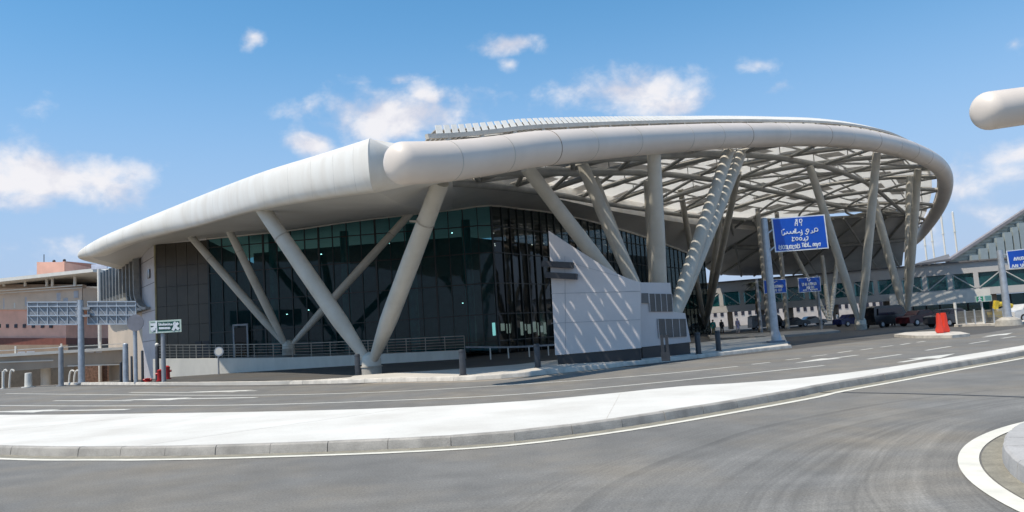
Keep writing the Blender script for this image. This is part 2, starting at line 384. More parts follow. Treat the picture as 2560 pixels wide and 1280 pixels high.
# circle of the roundabout kerb at the right
c1, c2, c3 = [gnd(x, y, .17) for x, y in ((2566, 1048), (2500, 1098), (2562, 1168))]
def circ(a, b, c):
    ax, ay, bx, by, cx, cy = a.x, a.y, b.x, b.y, c.x, c.y
    d = 2 * (ax * (by - cy) + bx * (cy - ay) + cx * (ay - by))
    ux = ((ax * ax + ay * ay) * (by - cy) + (bx * bx + by * by) * (cy - ay) + (cx * cx + cy * cy) * (ay - by)) / d
    uy = ((ax * ax + ay * ay) * (cx - bx) + (bx * bx + by * by) * (ax - cx) + (cx * cx + cy * cy) * (bx - ax)) / d
    return Vector((ux, uy, 0)), math.hypot(ax - ux, ay - uy)
RC, RR = circ(c1, c2, c3)
print('roundabout', RC, RR)
ROADM = asphalt('asphalt', (.168, .161, .149), [(RC.x + 1.5, RC.y - 1.0, RR + 1.5, RR + 4.2, 1.3), (RC.x + 2.5, RC.y - 3, RR + 4.6, RR + 9, 1.3), (3, -22, 28, 33, .5)])
RAMPM = asphalt('ramp_asphalt', (.085, .082, .078))
mb = MB()
# road sheet: near side behind the camera, far side along the kerb of the forecourt
near = [Vector((60, -25, 0)), Vector((-60, -25, 0))]
mb.quad(*[Vector((p.x, p.y, 0)) for p in far_edge], Vector((110, 60, 0)), *near)
structure(mb.build('road', ROADM))

# island of pale pavement with a kerb of stones
front_pix = [(-900, 1060), (-500, 1095), (0, 1117), (300, 1119), (500, 1116), (750, 1108), (1000, 1098), (1250, 1083), (1500, 1054), (1750, 1016), (2000, 974), (2050, 963), (2200, 938), (2400, 904), (2560, 877), (2900, 815)]
back_pix = [(-900, 1018), (-500, 1034), (0, 1037), (400, 1033), (700, 1028), (1000, 1019), (1300, 1003), (1500, 986), (1700, 966), (1850, 957), (2000, 945), (2200, 921), (2400, 889), (2560, 863), (2900, 805)]
front = gline(front_pix, KH, 8); back = gline(back_pix, KH, 8)
front = resample(front, .5)
KW = .16
mb = MB()
inner = offset(front, -KW - .004)
poly = [Vector((p.x, p.y, KH)) for p in inner] + [Vector((p.x, p.y, KH)) for p in reversed(back)]
mb.quad(*poly)
mb.loft([[Vector((p.x, p.y, KH)), Vector((p.x, p.y, -.02))] for p in back])
mb.mi = 1                          # expansion joints cut across the slab
for i in range(10, len(front) - 10, 17):
    p = inner[i]; q = min(back, key=lambda b_: (b_ - p - (front[i + 1] - front[i]).normalized() * 3).length)
    mb.bar(p + Vector((0, 0, -.048)), q + Vector((0, 0, -.048)), .012, .1)
structure(mb.build('pavement', [PAVE, KERBW]))
def kerb_row(name, line, m, step=1.0, h=KH, w=KW, gap=.012, z0=-.02, lean=.035, side=-1):
    st = resample(line, step); mb = MB()
    for a, b in zip(st, st[1:]):
        t = (b - a); t.z = 0; l = t.length; t.normalize(); nrm = Vector((-t.y, t.x, 0)) * (-side)
        a2 = a + t * gap / 2; b2 = b - t * gap / 2
        hh = h + .004 + random.uniform(0, .005); j = random.uniform(-.006, .006)
        prof = [(0, z0), (lean * .4, h * .55), (lean * .8, hh - .022), (lean + .02, hh), (w, hh), (w, z0)]
        A = [Vector((a2.x, a2.y, 0)) + nrm * (d + j) + Vector((0, 0, z)) for d, z in prof]; B = [Vector((b2.x, b2.y, 0)) + nrm * (d + j) + Vector((0, 0, z)) for d, z in prof]
        o = len(mb.v); n = len(prof); mb.add(A + B, [tuple(reversed(range(n))), tuple(range(n, 2 * n))] + [(k, (k + 1) % n, n + (k + 1) % n, n + k) for k in range(n)])
    return structure(mb.build(name, m, smooth=30))
kerb_row('kerb', front, KERB, 1.0)
mb = MB(); ribbon(mb, offset(front, .14), .30, .004); structure(mb.build('gutter_strip', DIRT))
mb = MB(); ribbon(mb, offset(front, .37), .15, .008); structure(mb.build('edge_line', PAINTY))

mb = MB(); ribbon(mb, resample(gline([(2052, 981), (2250, 984), (2560, 993), (2900, 1010)], 0, 8), .5), .11, .004); structure(mb.build('shadow_line', mat('shadow_line_dark', (.045, .045, .047), .6)))  # thin cast shadow painted on the road as a dark ribbon
# roundabout island at the right edge
mb = MB(); ring = [RC + Vector((math.cos(a), math.sin(a), 0)) * (RR - .30) + Vector((0, 0, .17)) for a in [2 * math.pi * i / 96 for i in range(96)]]
mb.quad(*ring); structure(mb.build('roundabout_paving', mat('dark_paving', (.17, .17, .18), .8, var=.15, scale=3, fine=.15)))
ringline = [RC + Vector((math.cos(a), math.sin(a), 0)) * RR for a in [-2 * math.pi * i / 240 for i in range(241)]]
kerb_row('roundabout_kerb', ringline, mat('kerb_grey', (.44, .42, .40), .85, var=.1, scale=3, bump=.3, fine=.08), .30, .17, .29, side=1, gap=.003)
mb = MB(); ribbon(mb, [RC + (p - RC) * ((RR + .31) / RR) for p in ringline], .20, .008); structure(mb.build('roundabout_line', PAINTY))
mb = MB(); ribbon(mb, [RC + (p - RC) * ((RR + .09) / RR) for p in ringline], .20, .004); structure(mb.build('gutter_dust', DIRT))

# lane lines and arrows on the main road
mb = MB()
for pix, w in (([(15, 984), (300, 987), (640, 988), (960, 980), (1280, 962), (1600, 940), (1845, 916)], .16), ([(-300, 1010), (0, 1014), (300, 1015), (640, 1012), (960, 1002), (1280, 987), (1640, 957), (2060, 914)], .16),
               ([(325, 981), (480, 981), (640, 977)], .2), ([(135, 1002), (330, 1002)], .2)):
    ribbon(mb, resample(gline(pix, 0, 8), .6), w, .0045)
for (a, b) in (((1880, 911), (1925, 906)), ((1965, 900), (2000, 896)), ((2030, 891), (2067, 887)), ((2095, 882), (2130, 877)), ((2152, 875), (2182, 871)), ((2202, 868), (2232, 864)), ((2252, 862), (2275, 858)), ((2292, 856), (2313, 853)),
               ((2170, 898), (2252, 886)), ((2315, 876), (2377, 866)), ((2425, 859), (2472, 852)), ((2505, 846), (2538, 841)), ((1700, 880), (1740, 876))):
    ribbon(mb, [gnd(*a), gnd(*b)], .15, .0045)
def arrow(tail, tip, w, hw, hl):
    a, b = gnd(*tail), gnd(*tip); t = (b - a).normalized(); n = Vector((-t.y, t.x, 0)); z = Vector((0, 0, .0045)); h = b - t * hl
    mb.quad(a - n * w + z, h - n * w + z, h + n * w + z, a + n * w + z)
    mb.quad(h - n * hw + z, b + z, h + n * hw + z)
arrow((2143, 888), (1985, 908), .10, .42, 2.4); arrow((2250, 906), (2388, 884), .12, .5, 2.6); arrow((2460, 843), (2532, 832), .12, .5, 3)
arrow((640, 994), (300, 1000), .14, .5, 4.0); arrow((320, 1024), (-40, 1030), .14, .5, 4.0); arrow((640, 977), (470, 980), .12, .5, 4)
structure(mb.build('lane_marking', PAINT))

# forecourt pavement along the far kerb, ramp road behind it, paving under the canopy
kl = gline([(158, 962), (600, 962), (1035, 953), (1140, 951), (1280, 943), (1580, 913), (1980, 869)], 0, 8)
inn = gline([(158, 956), (600, 955), (850, 945), (900, 938), (1100, 925), (1280, 912), (1360, 903), (1600, 880), (1760, 855), (1960, 838)], KH, 8)
mb = MB(); off = offset(resample(kl, 1), -.19)
mb.quad(*[Vector((p.x, p.y, KH)) for p in off], *[Vector((p.x, p.y, KH)) for p in reversed(inn)])
mb.loft([[Vector((p.x, p.y, KH)), Vector((p.x, p.y, -.02))] for p in inn])
structure(mb.build('forecourt_pavement', mat('forecourt_slab', (.56, .52, .46), .85, var=.08, scale=.7, fine=.06)))
kerb_row('forecourt_kerb', kl, KERBW, 1.0, w=.185)
mb = MB()
mb.quad(Vector((-60, 34, -.012)), Vector((120, 34, -.012)), Vector((190, 220, -.012)), Vector((-27, 220, -.012)), Vector((-27.4, 62, -.012)), Vector((-60, 61.5, -.012)))
structure(mb.build('ramp_road', RAMPM))
# paved set-down islands below the canopy, with pale kerb edges
for nm, pix in (('setdown_pavement', [(1775, 846), (1960, 838), (2100, 826), (2075, 822), (1900, 832), (1770, 838)]), ('barrier_pavement', [(2235, 836), (2290, 839), (2380, 838), (2425, 834), (2400, 829), (2330, 828), (2262, 831)]),
                ('fence_pavement', [(2385, 812), (2500, 808), (2640, 800), (2640, 784), (2400, 800)])):
    mb = MB(); pp = [gnd(x, y, KH) for x, y in pix]; mb.prism([Vector((p.x, p.y, -.03)) for p in pp], (0, 0, KH + .03)); structure(mb.build(nm, PAVEG if nm[0] == 's' else KERBW))

# ------------------------------------------------------------------ terminal building
TB = thing('terminal_building', at(388, 865, 74), 'white-roofed airport terminal with leaf-shaped overhanging roof and dark glass front', 'building')
# roof: outer edge (plan + top/bottom heights) paired with the head of the facade
edge = [  # (x,y of edge, z top, z bottom, facade head x,y,z, bulge)
]
def sec_px(px, ytop, ybot, d, f, bul): 
    a, b = at(px, ytop, d), at(px, ybot, d)
    return (a, b, at(*f), bul)
Fh = [(388, 608, 74), (460, 602, 73.4), (560, 592, 73), (725, 575, 72), (900, 550, 71), (1130, 524, 70.2), (1220, 513, 70), (1300, 521, 74), (1400, 535, 80), (1520, 565, 88), (1640, 603, 100), (1760, 650, 113)]
secs = []
tip = at(204, 640, 69)
left_back = [Vector((-44, 104, 0)), Vector((-42.5, 90, 0)), Vector((-41.0, 80, 0))]
for p in left_back: secs.append((Vector((p.x, p.y, 11.9)), Vector((p.x, p.y, 11.1)), Vector((p.x + 5.5, p.y + .5, 12.1)), .25))
secs.append((at(203, 633, 72), at(204, 648, 72), at(388, 608, 75), .35))
secs.append(sec_px(240, 601, 640, 69, Fh[0], .55))
secs.append(sec_px(330, 560, 606, 64, Fh[1], .8))
secs.append(sec_px(480, 498, 568, 55.5, Fh[2], .95))
secs.append(sec_px(640, 436, 524, 42.0, Fh[3], 1.0))
secs.append(sec_px(800, 386, 495, 35.3, Fh[4], 1.0))
secs.append(sec_px(930, 345, 476, 30.8, Fh[5], 1.0))
# resample sections smoothly
A = crom([s_[0] for s_ in secs], 8); B = crom([s_[1] for s_ in secs], 8); Cc = crom([s_[2] for s_ in secs], 8); D = crom([Vector((s_[3], 0, 0)) for s_ in secs], 8)
fas, sof, top = MB(), MB(), MB(); fsec, ssec, tsec = [], [], []
for a, b, c, bul in zip(A, B, Cc, D):
    n = Vector((a.x - c.x, a.y - c.y, 0)); n.normalize(); h = a.z - b.z
    mid = (a + b) / 2; prof = []
    for k in range(17):
        th = math.pi / 2 - math.pi * k / 16
        prof.append(Vector((mid.x, mid.y, 0)) + n * (bul.x * math.cos(th) ** .8 - bul.x * .2) + Vector((0, 0, mid.z + h / 2 * math.sin(th) * (1 if th > 0 else 1))))
    lip = prof[-1] - n * .9 + Vector((0, 0, .12)); prof.append(lip)
    fsec.append(prof)
    s2 = [lip]
    for k in range(1, 7):
        u = k / 6; q = lip.lerp(c, u); q.z = lip.z + (c.z - lip.z) * (u ** 1.25); s2.append(q)
    ssec.append(s2)
    t0 = prof[0]; inner_p = Vector((c.x, c.y, 0)) + n * -6
    tsec.append([t0, t0 - n * 2.0 + Vector((0, 0, .35)), Vector((inner_p.x, inner_p.y, max(t0.z + 1.2, 14.2)))])
fas.loft(fsec); 

sof.loft(ssec); top.loft(tsec)
# right flank of the roof: square edge running back beside the canopy
tE, bE = fsec[-1][0].copy(), B[-1].copy()
Gt = crom([tE, Vector((-5.0, 41, 11.7)), Vector((-1.6, 55, 14.0)), Vector((3.0, 70, 15.3)), Vector((10.6, 85.5, 16.0)), Vector((21.5, 101, 16.2)), Vector((33, 112, 16.0))], 6)
Gb = crom([bE + Vector((3.0, 1.8, .7)), Vector((-2.7, 41, 9.8)), Vector((.0, 54.8, 11.8)), Vector((4.6, 69.5, 13.1)), Vector((12.2, 85, 13.8)), Vector((23.1, 100.5, 14.0)), Vector((34.5, 111.5, 13.9))], 6)
fl = [at(*Fh[i]) for i in (5, 6, 7, 8, 9, 10, 11)]
Ff = crom(fl, 6)
fsec2, ssec2, tsec2 = [], [], []
for gt, g, c in zip(Gt, Gb, Ff):
    mid = gt.lerp(g, .55) + (g - gt).cross(Vector((-.7, -.7, 0))).normalized() * .0 + Vector((.28, -.28, .22))
    fsec2.append([gt, gt.lerp(mid, .5) + Vector((.1, -.1, .08)), mid, mid.lerp(g, .5) + Vector((.1, -.1, .02)), g])
    s2 = [g]
    for k in range(1, 7):
        u = k / 6; q = g.lerp(c, u); q.z = g.z + (c.z - g.z) * u; s2.append(q)
    ssec2.append(s2); tsec2.append([gt, Vector((c.x - 4, c.y + 5, max(gt.z + .3, 14.4)))])
fsec2[0] = [tE.lerp(Gb[0], k / 4) for k in range(5)]
fl_m = MB(); fl_m.add([Gb[0]] + fsec[-1], [(0, i + 1, i + 2) for i in range(len(fsec[-1]) - 1)]); fl_m.loft(fsec2); fl_m.build('roof_edge', WHITE, TB, 40)
sof.loft([ssec[-1], ssec2[0]]); sof.loft(ssec2); top.loft(tsec2)
top.quad(*[s_[-1] for s_ in tsec], *[s_[-1] for s_ in tsec2][3:]); top.add([tsec2[0][1]] + tsec[-1], [(0, 1, 2), (0, 2, 3)])
roof = top.build('roof', WHITE, TB, 40)
fa = fas.build('fascia', WHITE, TB, 40)
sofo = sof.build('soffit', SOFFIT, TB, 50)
# fascia panel seams, slightly proud
mb = MB()
for i in range(24, len(fsec), 3):
    s0 = fsec[i]; s1 = fsec[min(i + 1, len(fsec) - 1)]
    n = Vector((A[i].x - Cc[i].x, A[i].y - Cc[i].y, 0)).normalized()
    w = .018
    t = ((s1[0] - s0[0]).normalized() if i < len(fsec) - 1 else (s0[0] - fsec[i - 1][0]).normalized())
    mb = MB(); mb.loft([[p + n * .006 - t * w, p + n * .006 + t * w] for p in s0[2:-2]]); mb.build('seam', SEAM_PALE, fa)
# soffit panel joints
# small access panel and marks are left to the material

# facade --------------------------------------------------------------
head = [at(*f) for f in Fh]
corner, glassL = at(388, 608, 74), at(520, 596, 73)
def base_z(p): return 1.15 if p.x < -20 else max(.0, 1.15 - (p.x + 20) * .045)
def wallsheet(mb, P, off=0):
    for a, b in zip(P, P[1:]):
        mb.quad((a.x, a.y, base_z(a) - .3), (b.x, b.y, base_z(b) - .3), tuple(b), tuple(a))
# dark cladding at the left corner, in panels
def up(p, z): return Vector((p.x, p.y, z))
tdir = (glassL - corner); tdir.z = 0; wlen = tdir.length; tdir.normalize(); ndir = Vector((tdir.y, -tdir.x, 0))
mb = MB(); NP = 5; rows = [0.6, 2.6, 4.4, 6.2, 8.0, 9.9, 12.05]
for i in range(NP):
    for z0, z1 in zip(rows, rows[1:]):
        if i >= 3 and z0 < 2: 
            pass
        c = corner + tdir * (wlen * (i + .5) / NP); c = Vector((c.x, c.y, (z0 + z1) / 2))
        mb.box(c + ndir * .02, (wlen / NP - .035, .06, z1 - z0 - .035), tdir, ndir)
mb.mi = 1; c = corner + tdir * wlen / 2; mb.box(Vector((c.x, c.y, 6.3)) - ndir * .06, (wlen, .06, 11.5), tdir, ndir)
mb.build('cladding', [BROWN, GROOVE], TB)
for u in (.78, .92):
    c = corner + tdir * wlen * u; mb = MB(); mb.box(Vector((c.x, c.y, 2.05)) + ndir * .07, (.62, .06, 1.5), tdir, ndir); mb.build('vent_panel', BLACK, TB)
# glazing
gl = [glassL] + [at(*f) for f in Fh[3:]]
gl = crom(gl, 6)
tot = resample(gl, 1.33)
white_i = min(range(len(tot)), key=lambda i: (tot[i] - at(1222, 513, 70)).length)
def inward(i, P):
    t = P[min(i + 1, len(P) - 1)] - P[max(i - 1, 0)]; t.z = 0; t.normalize(); return Vector((-t.y, t.x, 0))
gp, gp2, mu = MB(), MB(), MB()
for i, (a, b) in enumerate(zip(tot, tot[1:])):
    z0 = min(base_z(a), base_z(b)) - .2
    (gp if i < white_i else gp2).quad(up(a, z0), up(b, z0), b, a)
for i, a in enumerate(tot):
    n = inward(i, tot); wide = .16 if i % 4 == 0 else .07
    mu.bar(up(a, base_z(a) - .2) - n * .05, a - n * .05, wide, .14, up=n)
for zf in (1.15, 3.5, 6.2, 8.9, 11.3):
    pts = [up(a, zf) for a in tot if a.z > zf + .1]
    for i, (a, b) in enumerate(zip(pts, pts[1:])):
        mu.bar(a - Vector((0, .06, 0)), b - Vector((0, .06, 0)), .1, .09)
ga = gp.build('curtain_wall', GLASS, TB); gp2.build('dark_curtain_wall', GLASS_DARK, TB); mu.build('mullions', MULL, TB)
# white head trim
mb = MB(); mb.loft([[a - inward(i, tot) * .15 + Vector((0, 0, .25)), a - inward(i, tot) * .2 + Vector((0, 0, -.12)), a + inward(i, tot) * .1 + Vector((0, 0, -.12))] for i, a in enumerate(tot)])
mb.build('head_trim', WHITE, TB, 30)
# door frame in the glazing
dp = at(605, 870, 72.4); mb = MB()
for dx in (-.62, .62): mb.box((dp.x + dx, dp.y - .25, 2.5), (.14, .14, 2.9))
mb.box((dp.x, dp.y - .25, 4.02), (1.38, .14, .16)); mb.build('door_frame', GALV_D, TB)
mb = MB(); mb.box((dp.x, dp.y - .22, 2.4), (1.1, .05, 2.8)); mb.build('door', GLASS_DARK, TB)
# interior hall seen through the glass
mb = MB()
hf = [glassL, at(900, 550, 71), at(1220, 513, 70), at(1400, 535, 80), at(1640, 603, 100), at(1760, 650, 113)]
bk = [p + Vector((-3 - .25 * i, 22, 0)) for i, p in enumerate(hf)]
mb.quad(*[up(p, .55) for p in hf], *[up(p, .55) for p in reversed(bk)])
mb.loft([[up(p, .55), up(p, 13.2)] for p in bk])
mb.quad(up(glassL, .55), up(glassL, 12), up(bk[0], 12), up(bk[0], .55))
mb.build('interior_hall', INT, TB)
mb = MB()
for k, (i, dz) in enumerate(((4, 3), (9, 5), (14, 4), (18, 4), (22, 3.5), (26, 4), (31, 5))):
    if i < len(tot): p = tot[i] + Vector((0, dz, 0)); mb = MB(); mb.tube([up(p, .5), up(p, 12.5)], .42, 16); mb.build('interior_column', INTCOL, TB, 40)
mb = MB()
for i in range(26):
    p = tot[random.randrange(2, min(40, len(tot)))] + Vector((0, random.uniform(3, 14), 0)); z = random.choice((8.4, 10.6, 11.4, 5.2))
    mb = MB(); mb.box((p.x, p.y, z), (.12, .12, .05)); mb.build('ceiling_lamp', LAMPM, TB)
mb = MB(); x = 1232
while x < 1362:                    # added glowing panels standing in for daylight through the hall's far side
    w = random.uniform(3, 9); y0 = random.uniform(803, 814); y1 = random.uniform(826, 842)
    a, b = at(x, y1, 80), at(x + w, y0, 80); mb = MB(); mb.box(((a.x + b.x) / 2, 80, (a.z + b.z) / 2), (abs(b.x - a.x), .05, b.z - a.z)); mb.build('daylight_panel', DAYGLOW, TB); x += w + random.uniform(1.5, 6)
# side wall: silver panel, curved fins, and hull under them
p0 = corner; p1 = at(352, 622, 80); p2 = at(268, 655, 92)
mb = MB(); mb.quad(up(p0, -4), up(p1, -4), up(p1, 12.0), up(p0, 12.05)); mb.build('side_wall', SILVER, TB)
sd = (p1 - p0); sd.z = 0; sd.normalize(); sn = Vector((sd.y, -sd.x, 0)); sn = sn if sn.y < 0 or sn.x < 0 else -sn
mb = MB()
for z in (3.2, 6.0, 8.6, 11.0): mb.bar(up(p0, z) + sn * .01, up(p1, z) + sn * .01, .03, .03)
mb.build('panel_joints', GROOVE, TB)
mb = MB(); q = p0.lerp(p1, .42); mb.box(up(q, 9.6) + sn * .05, (1.0, .12, .85), sd, sn); mb.build('side_window', DGLASS, TB)
mb = MB(); mb.bar(up(p0, -4) + sn * .06, up(p0, 12) + sn * .06, .25, .12, up=sn); mb.build('corner_trim', mat('trim_ochre', (.42, .37, .22), .6), TB)
hull = MB(); fins = MB(); fd = (p2 - p1); fd.z = 0; fl_ = fd.length; fd.normalize(); fnr = Vector((fd.y, -fd.x, 0)); fnr = fnr if fnr.x < 0 else -fnr
NF = 10; back_secs = []
for i in range(NF + 1):
    u = i / NF; b0 = p1 + fd * (fl_ * u); prof = []
    for k in range(13):
        v = k / 12
        if v < .5: prof.append(up(b0, 11.7 - 3.2 * v / .5) + fnr * .5)
        else:
            th = (v - .5) / .5 * math.pi / 2; prof.append(up(b0, 8.5 - 2.2 * math.sin(th)) + fnr * .5 - fd * 4.5 * (1 - math.cos(th)))
    back_secs.append([p - fnr * .42 for p in prof])
    for a, b in zip(prof, prof[1:]): fins.bar(a, b, .24, .55, up=fnr)
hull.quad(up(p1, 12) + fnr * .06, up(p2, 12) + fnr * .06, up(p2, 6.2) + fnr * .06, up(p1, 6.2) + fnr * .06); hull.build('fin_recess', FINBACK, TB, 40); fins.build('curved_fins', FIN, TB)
mb = MB(); a, b = p1, p2
mb.quad(up(a, 12), up(b, 12), up(b, -4), up(a, -4)); mb.build('lower_side_wall', mat('beige_side_wall', (.50, .42, .34), .8, var=.06, scale=.5), TB)

# ------------------------------------------------------------------ columns
def leg(name, base, topp, r, parent, m=COLM, taper=True, nseg=20, rb=.48):
    base, topp = Vector(base), Vector(topp); pts, rad = [], []
    for i in range(nseg + 1):
        u = i / nseg; pts.append(base.lerp(topp, u))
        f = rb + (1 - rb) * min(1, u / .26) ** .8 if taper else 1
        if u > .6: f *= 1 - .12 * (u - .6) / .4
        rad.append(r * f)
    mb = MB(); mb.tube(pts, rad, 24)
    return mb.build(name, m, parent, 40)
def cluster(bp, tops, r, parent, ped=True, rb=.48, collar=True, m=COLM):
    bp = Vector(bp)
    for t in tops:
        tp = Vector(t); d = (tp - bp).normalized(); b0 = bp + Vector((d.x, d.y, 0)).normalized() * .20 + Vector((0, 0, .70))
        o = leg('column', b0, tp, r, parent, m, rb=rb)
        if collar:
            c = b0.lerp(tp, .80); mb = MB(); mb.tube([c - d * .03, c + d * .03], r * 1.0, 20)
            h = Vector((d.y, -d.x, 0)).normalized(); mb.box(c + h * (r * 1.3) + Vector((0, -r * .5, 0)), (.42, .2, .07), h, Vector((0, 1, 0))); mb.build('collar_light', CONC, o)
    if ped:
        mb = MB(); mb.tube([bp + Vector((0, 0, -.05)), bp + Vector((0, 0, .42))], .52, 20); 
        mb.tube([bp + Vector((0, 0, .42)), bp + Vector((0, 0, .48))], .56, 20)
        mb.build('pedestal', CONC, parent, 40)
        mb = MB(); mb.tube([bp + Vector((0, 0, .48)), bp + Vector((0, 0, .8)), bp + Vector((0, 0, 1.05)), bp + Vector((0, 0, 1.2))], [.50, .50, .40, .16], 20); mb.build('node', COLM, parent, 40)
bpA = gnd(930, 938); bpA.z = 0
cluster(bpA, [at(655, 520, 43.2), at(1102, 455, 35)], .44, TB)
bpA2 = at(722, 884, 66); bpA2.z = 1.15
cluster(bpA2, [at(478, 592, 66), at(568, 566, 63), at(1045, 512, 63)], .33, TB)

# ------------------------------------------------------------------ entrance canopy
tube_ctrl = [(1008, 408, 25.1), (1100, 404.5, 26.2), (1180, 396, 27.7), (1265, 384, 29.3), (1360, 371, 31.3), (1600, 352, 38.5), (1850, 339, 47.5), (2050, 339, 55.5), (2180, 353, 62), (2280, 379, 69), (2345, 414, 79), (2364, 455, 92), (2353, 506, 104), (2322, 558, 116), (2280, 604, 128), (2215, 640, 142)]
T0 = [at(*t) for t in tube_ctrl]
TT = resample(crom(T0, 14), n=220)
CAN = thing('entrance_canopy', gnd(1660, 885), 'huge curved canopy of louvres and steel lattice ringed by a fat cream tube', 'canopy')
def trad(i): return .69 + .12 * min(1, i / 90)
d0 = (TT[1] - TT[0]).normalized()
pts = []; rad = []
for k in range(8):
    a = k / 8 * math.pi / 2; pts.append(TT[0] - d0 * (.55 * math.cos(a)) ); rad.append(max(.02, trad(0) * math.sin(a) ** .75 if k else .02))
pts += TT; rad += [trad(i) for i in range(len(TT))]
mb = MB(); mb.tube(pts, rad, 36)
tubeo = mb.build('edge_tube', TUBE, CAN, 40)
for k, px in enumerate((1115, 1260, 1362, 1460, 1570, 1700, 1780, 1858, 1950, 2052, 2115, 2178, 2230, 2276, 2310, 2340)):
    i = min(range(150), key=lambda i: abs((lambda v: 1280 + FPX * (v.dot(CR)) / v.dot(Fw))(TT[i] - EYE) - px))
    d = (TT[i + 1] - TT[i]).normalized(); big = px in (1362, 1858, 2052, 2178, 2276, 2310)
    mb = MB(); mb.tube([TT[i] - d * .022, TT[i] + d * .022], trad(i) + .008, 36); mb.build('seam', SEAM if big else SEAM_LIGHT, tubeo, 40)
# far boundary of the lattice
Gc = [Vector((-4.0, 34, 8.8)), Vector((-2.9, 41, 9.9)), Vector((.2, 54.5, 11.8)), Vector((5.0, 69, 13.3)), Vector((12.6, 84.5, 14.3)), Vector((23.5, 100, 14.8)), Vector((37, 111, 15.1)), Vector((51, 114, 15.3)), Vector((60, 117, 15.3))]
GG = resample(crom(Gc, 14), n=220)
NTUBE = 196                        # tube index where lattice meets the tube's far end
ARCH = [(0, .1), (.2, .15), (.35, .7), (.5, 1.3), (.65, 1.5), (.8, 1.2), (1, .8)]
LIFT = [(0, .95), (.12, 1.05), (.3, 1.15), (.45, 1.5), (.6, 1.3), (.75, .75), (1, .6)]
def prof1(t, T_):
    for (a, x), (b, y) in zip(T_, T_[1:]):
        if t <= b: return x + (y - x) * (t - a) / (b - a)
    return T_[-1][1]
def S(t, s, lift=0):
    a = TT[0].lerp(TT[1], 0); i = t * NTUBE; i0 = int(min(i, NTUBE - 1)); a = TT[i0].lerp(TT[i0 + 1], i - i0)
    j = t * 220; j0 = int(min(j, 219)); g = GG[j0].lerp(GG[j0 + 1], j - j0)
    p = a.lerp(g, s); p.z += 4 * s * (1 - s) * prof1(t, ARCH) + lift * prof1(t, LIFT)
    return p
# ring beams (along t) and ribs (along s), diagonal members
beams = MB()
for s, r in ((.30, .26), (.62, .26), (.97, .24)):
    beams.tube([S(i / 60, s, -.25) for i in range(61)], r, 10)
b_ring = beams.build('ring_beams', STEEL, CAN, 40)
NR = 13
for k in range(NR):
    t = .03 + .95 * k / (NR - 1); mb = MB(); mb.tube([S(t, s / 10, .05) for s in range(11)], .23, 10); mb.build('rib', STEEL, CAN, 40)
for k in range(NR - 1):
    t0 = .03 + .95 * k / (NR - 1); t1 = .03 + .95 * (k + 1) / (NR - 1); mb = MB()
    for (sa, sb) in ((.02, .30), (.30, .62), (.62, .97)):
        mb = MB(); mb.tube([S(t0 + (t1 - t0) * u / 6, sa + (sb - sa) * u / 6, -.05) for u in range(7)], .15, 8); mb.build('brace', STEEL, CAN, 40)
        if k % 5 == 1: mb = MB(); mb.tube([S(t1 - (t1 - t0) * u / 6, sa + (sb - sa) * u / 6, -.05) for u in range(7)], .12, 8); mb.build('brace', STEEL, CAN, 40)
# purlins carrying the louvres
mb = MB()
for k in range(1, 9):
    s = k / 9; P = [S(i / 80, s, .75) for i in range(2, 80)]
    for a, b in zip(P, P[1:]): mb.bar(a, b, .09, .16)
for k in range(NR):
    t = .03 + .95 * k / (NR - 1)
    for i in range(1, 9): mb.bar(S(t, i / 9, .05), S(t, i / 9, .75), .07)
mb.build('purlins', STEEL, CAN)
# louvre skin: narrow slats with open slots between them, in bands of membrane and solid panel
sl1, sl2 = MB(), MB(); NS = 265
bands = [(.055 + .078 * k, .055 + .078 * (k + 1), k % 4 == 1) for k in range(13)]
for i in range(NS):
    t0 = .012 + .978 * i / NS; w = .978 / NS * .77
    for (s0, s1, solid) in bands:
        lf = 1.15
        P = [S(t0, s0, lf), S(t0 + w, s0, lf), S(t0 + w, s1, lf), S(t0, s1, lf)]
        m_ = sl2 if ((solid and t0 < .4) or (s0 * 12.9 + i / 11) % 2.4 < .6 or (t0 < .30 and (s0 * 12.9 + i / 14) % 3.0 < 2.1)) else sl1
        m_.add(P + [p + Vector((0, 0, .04)) for p in P], [(3, 2, 1, 0), (4, 5, 6, 7), (0, 1, 5, 4), (1, 2, 6, 5), (2, 3, 7, 6), (3, 0, 4, 7)])
sl3 = MB()
for i in range(NS):                # upturned louvre blades along the near edge
    t0 = .012 + .978 * i / NS; w = .978 / NS * .68
    if t0 > .72: break
    P = [S(t0, .030, 1.0), S(t0 + w, .030, 1.0), S(t0 + w, .068, 1.15) + Vector((0, 0, .17)), S(t0, .068, 1.15) + Vector((0, 0, .17))]
    sl3.add(P + [p + Vector((.02, .04, .03)) for p in P], [(3, 2, 1, 0), (4, 5, 6, 7), (0, 1, 5, 4), (1, 2, 6, 5), (2, 3, 7, 6), (3, 0, 4, 7)])
sl3.build('edge_louvres', OFFW, CAN)
sl1.build('louvre_membrane', LOUV, CAN); sl2.build('louvre_panels', LOUV_OP, CAN)
# raised rim along the near edge of the louvre skin
mb = MB(); P = [S(i / 120, .03, .92) for i in range(1, 118)]
for a, b in zip(P, P[1:]): mb.bar(a, b, .14, .16)
for i in range(2, 116, 2): p = S(i / 120, .032, .88); q = S(i / 120, .02, .2); mb.bar(p, q, .12); mb.bar(p, S((i + .8) / 120, .03, .2), .08)
mb.build('louvre_rim', COLM, CAN)
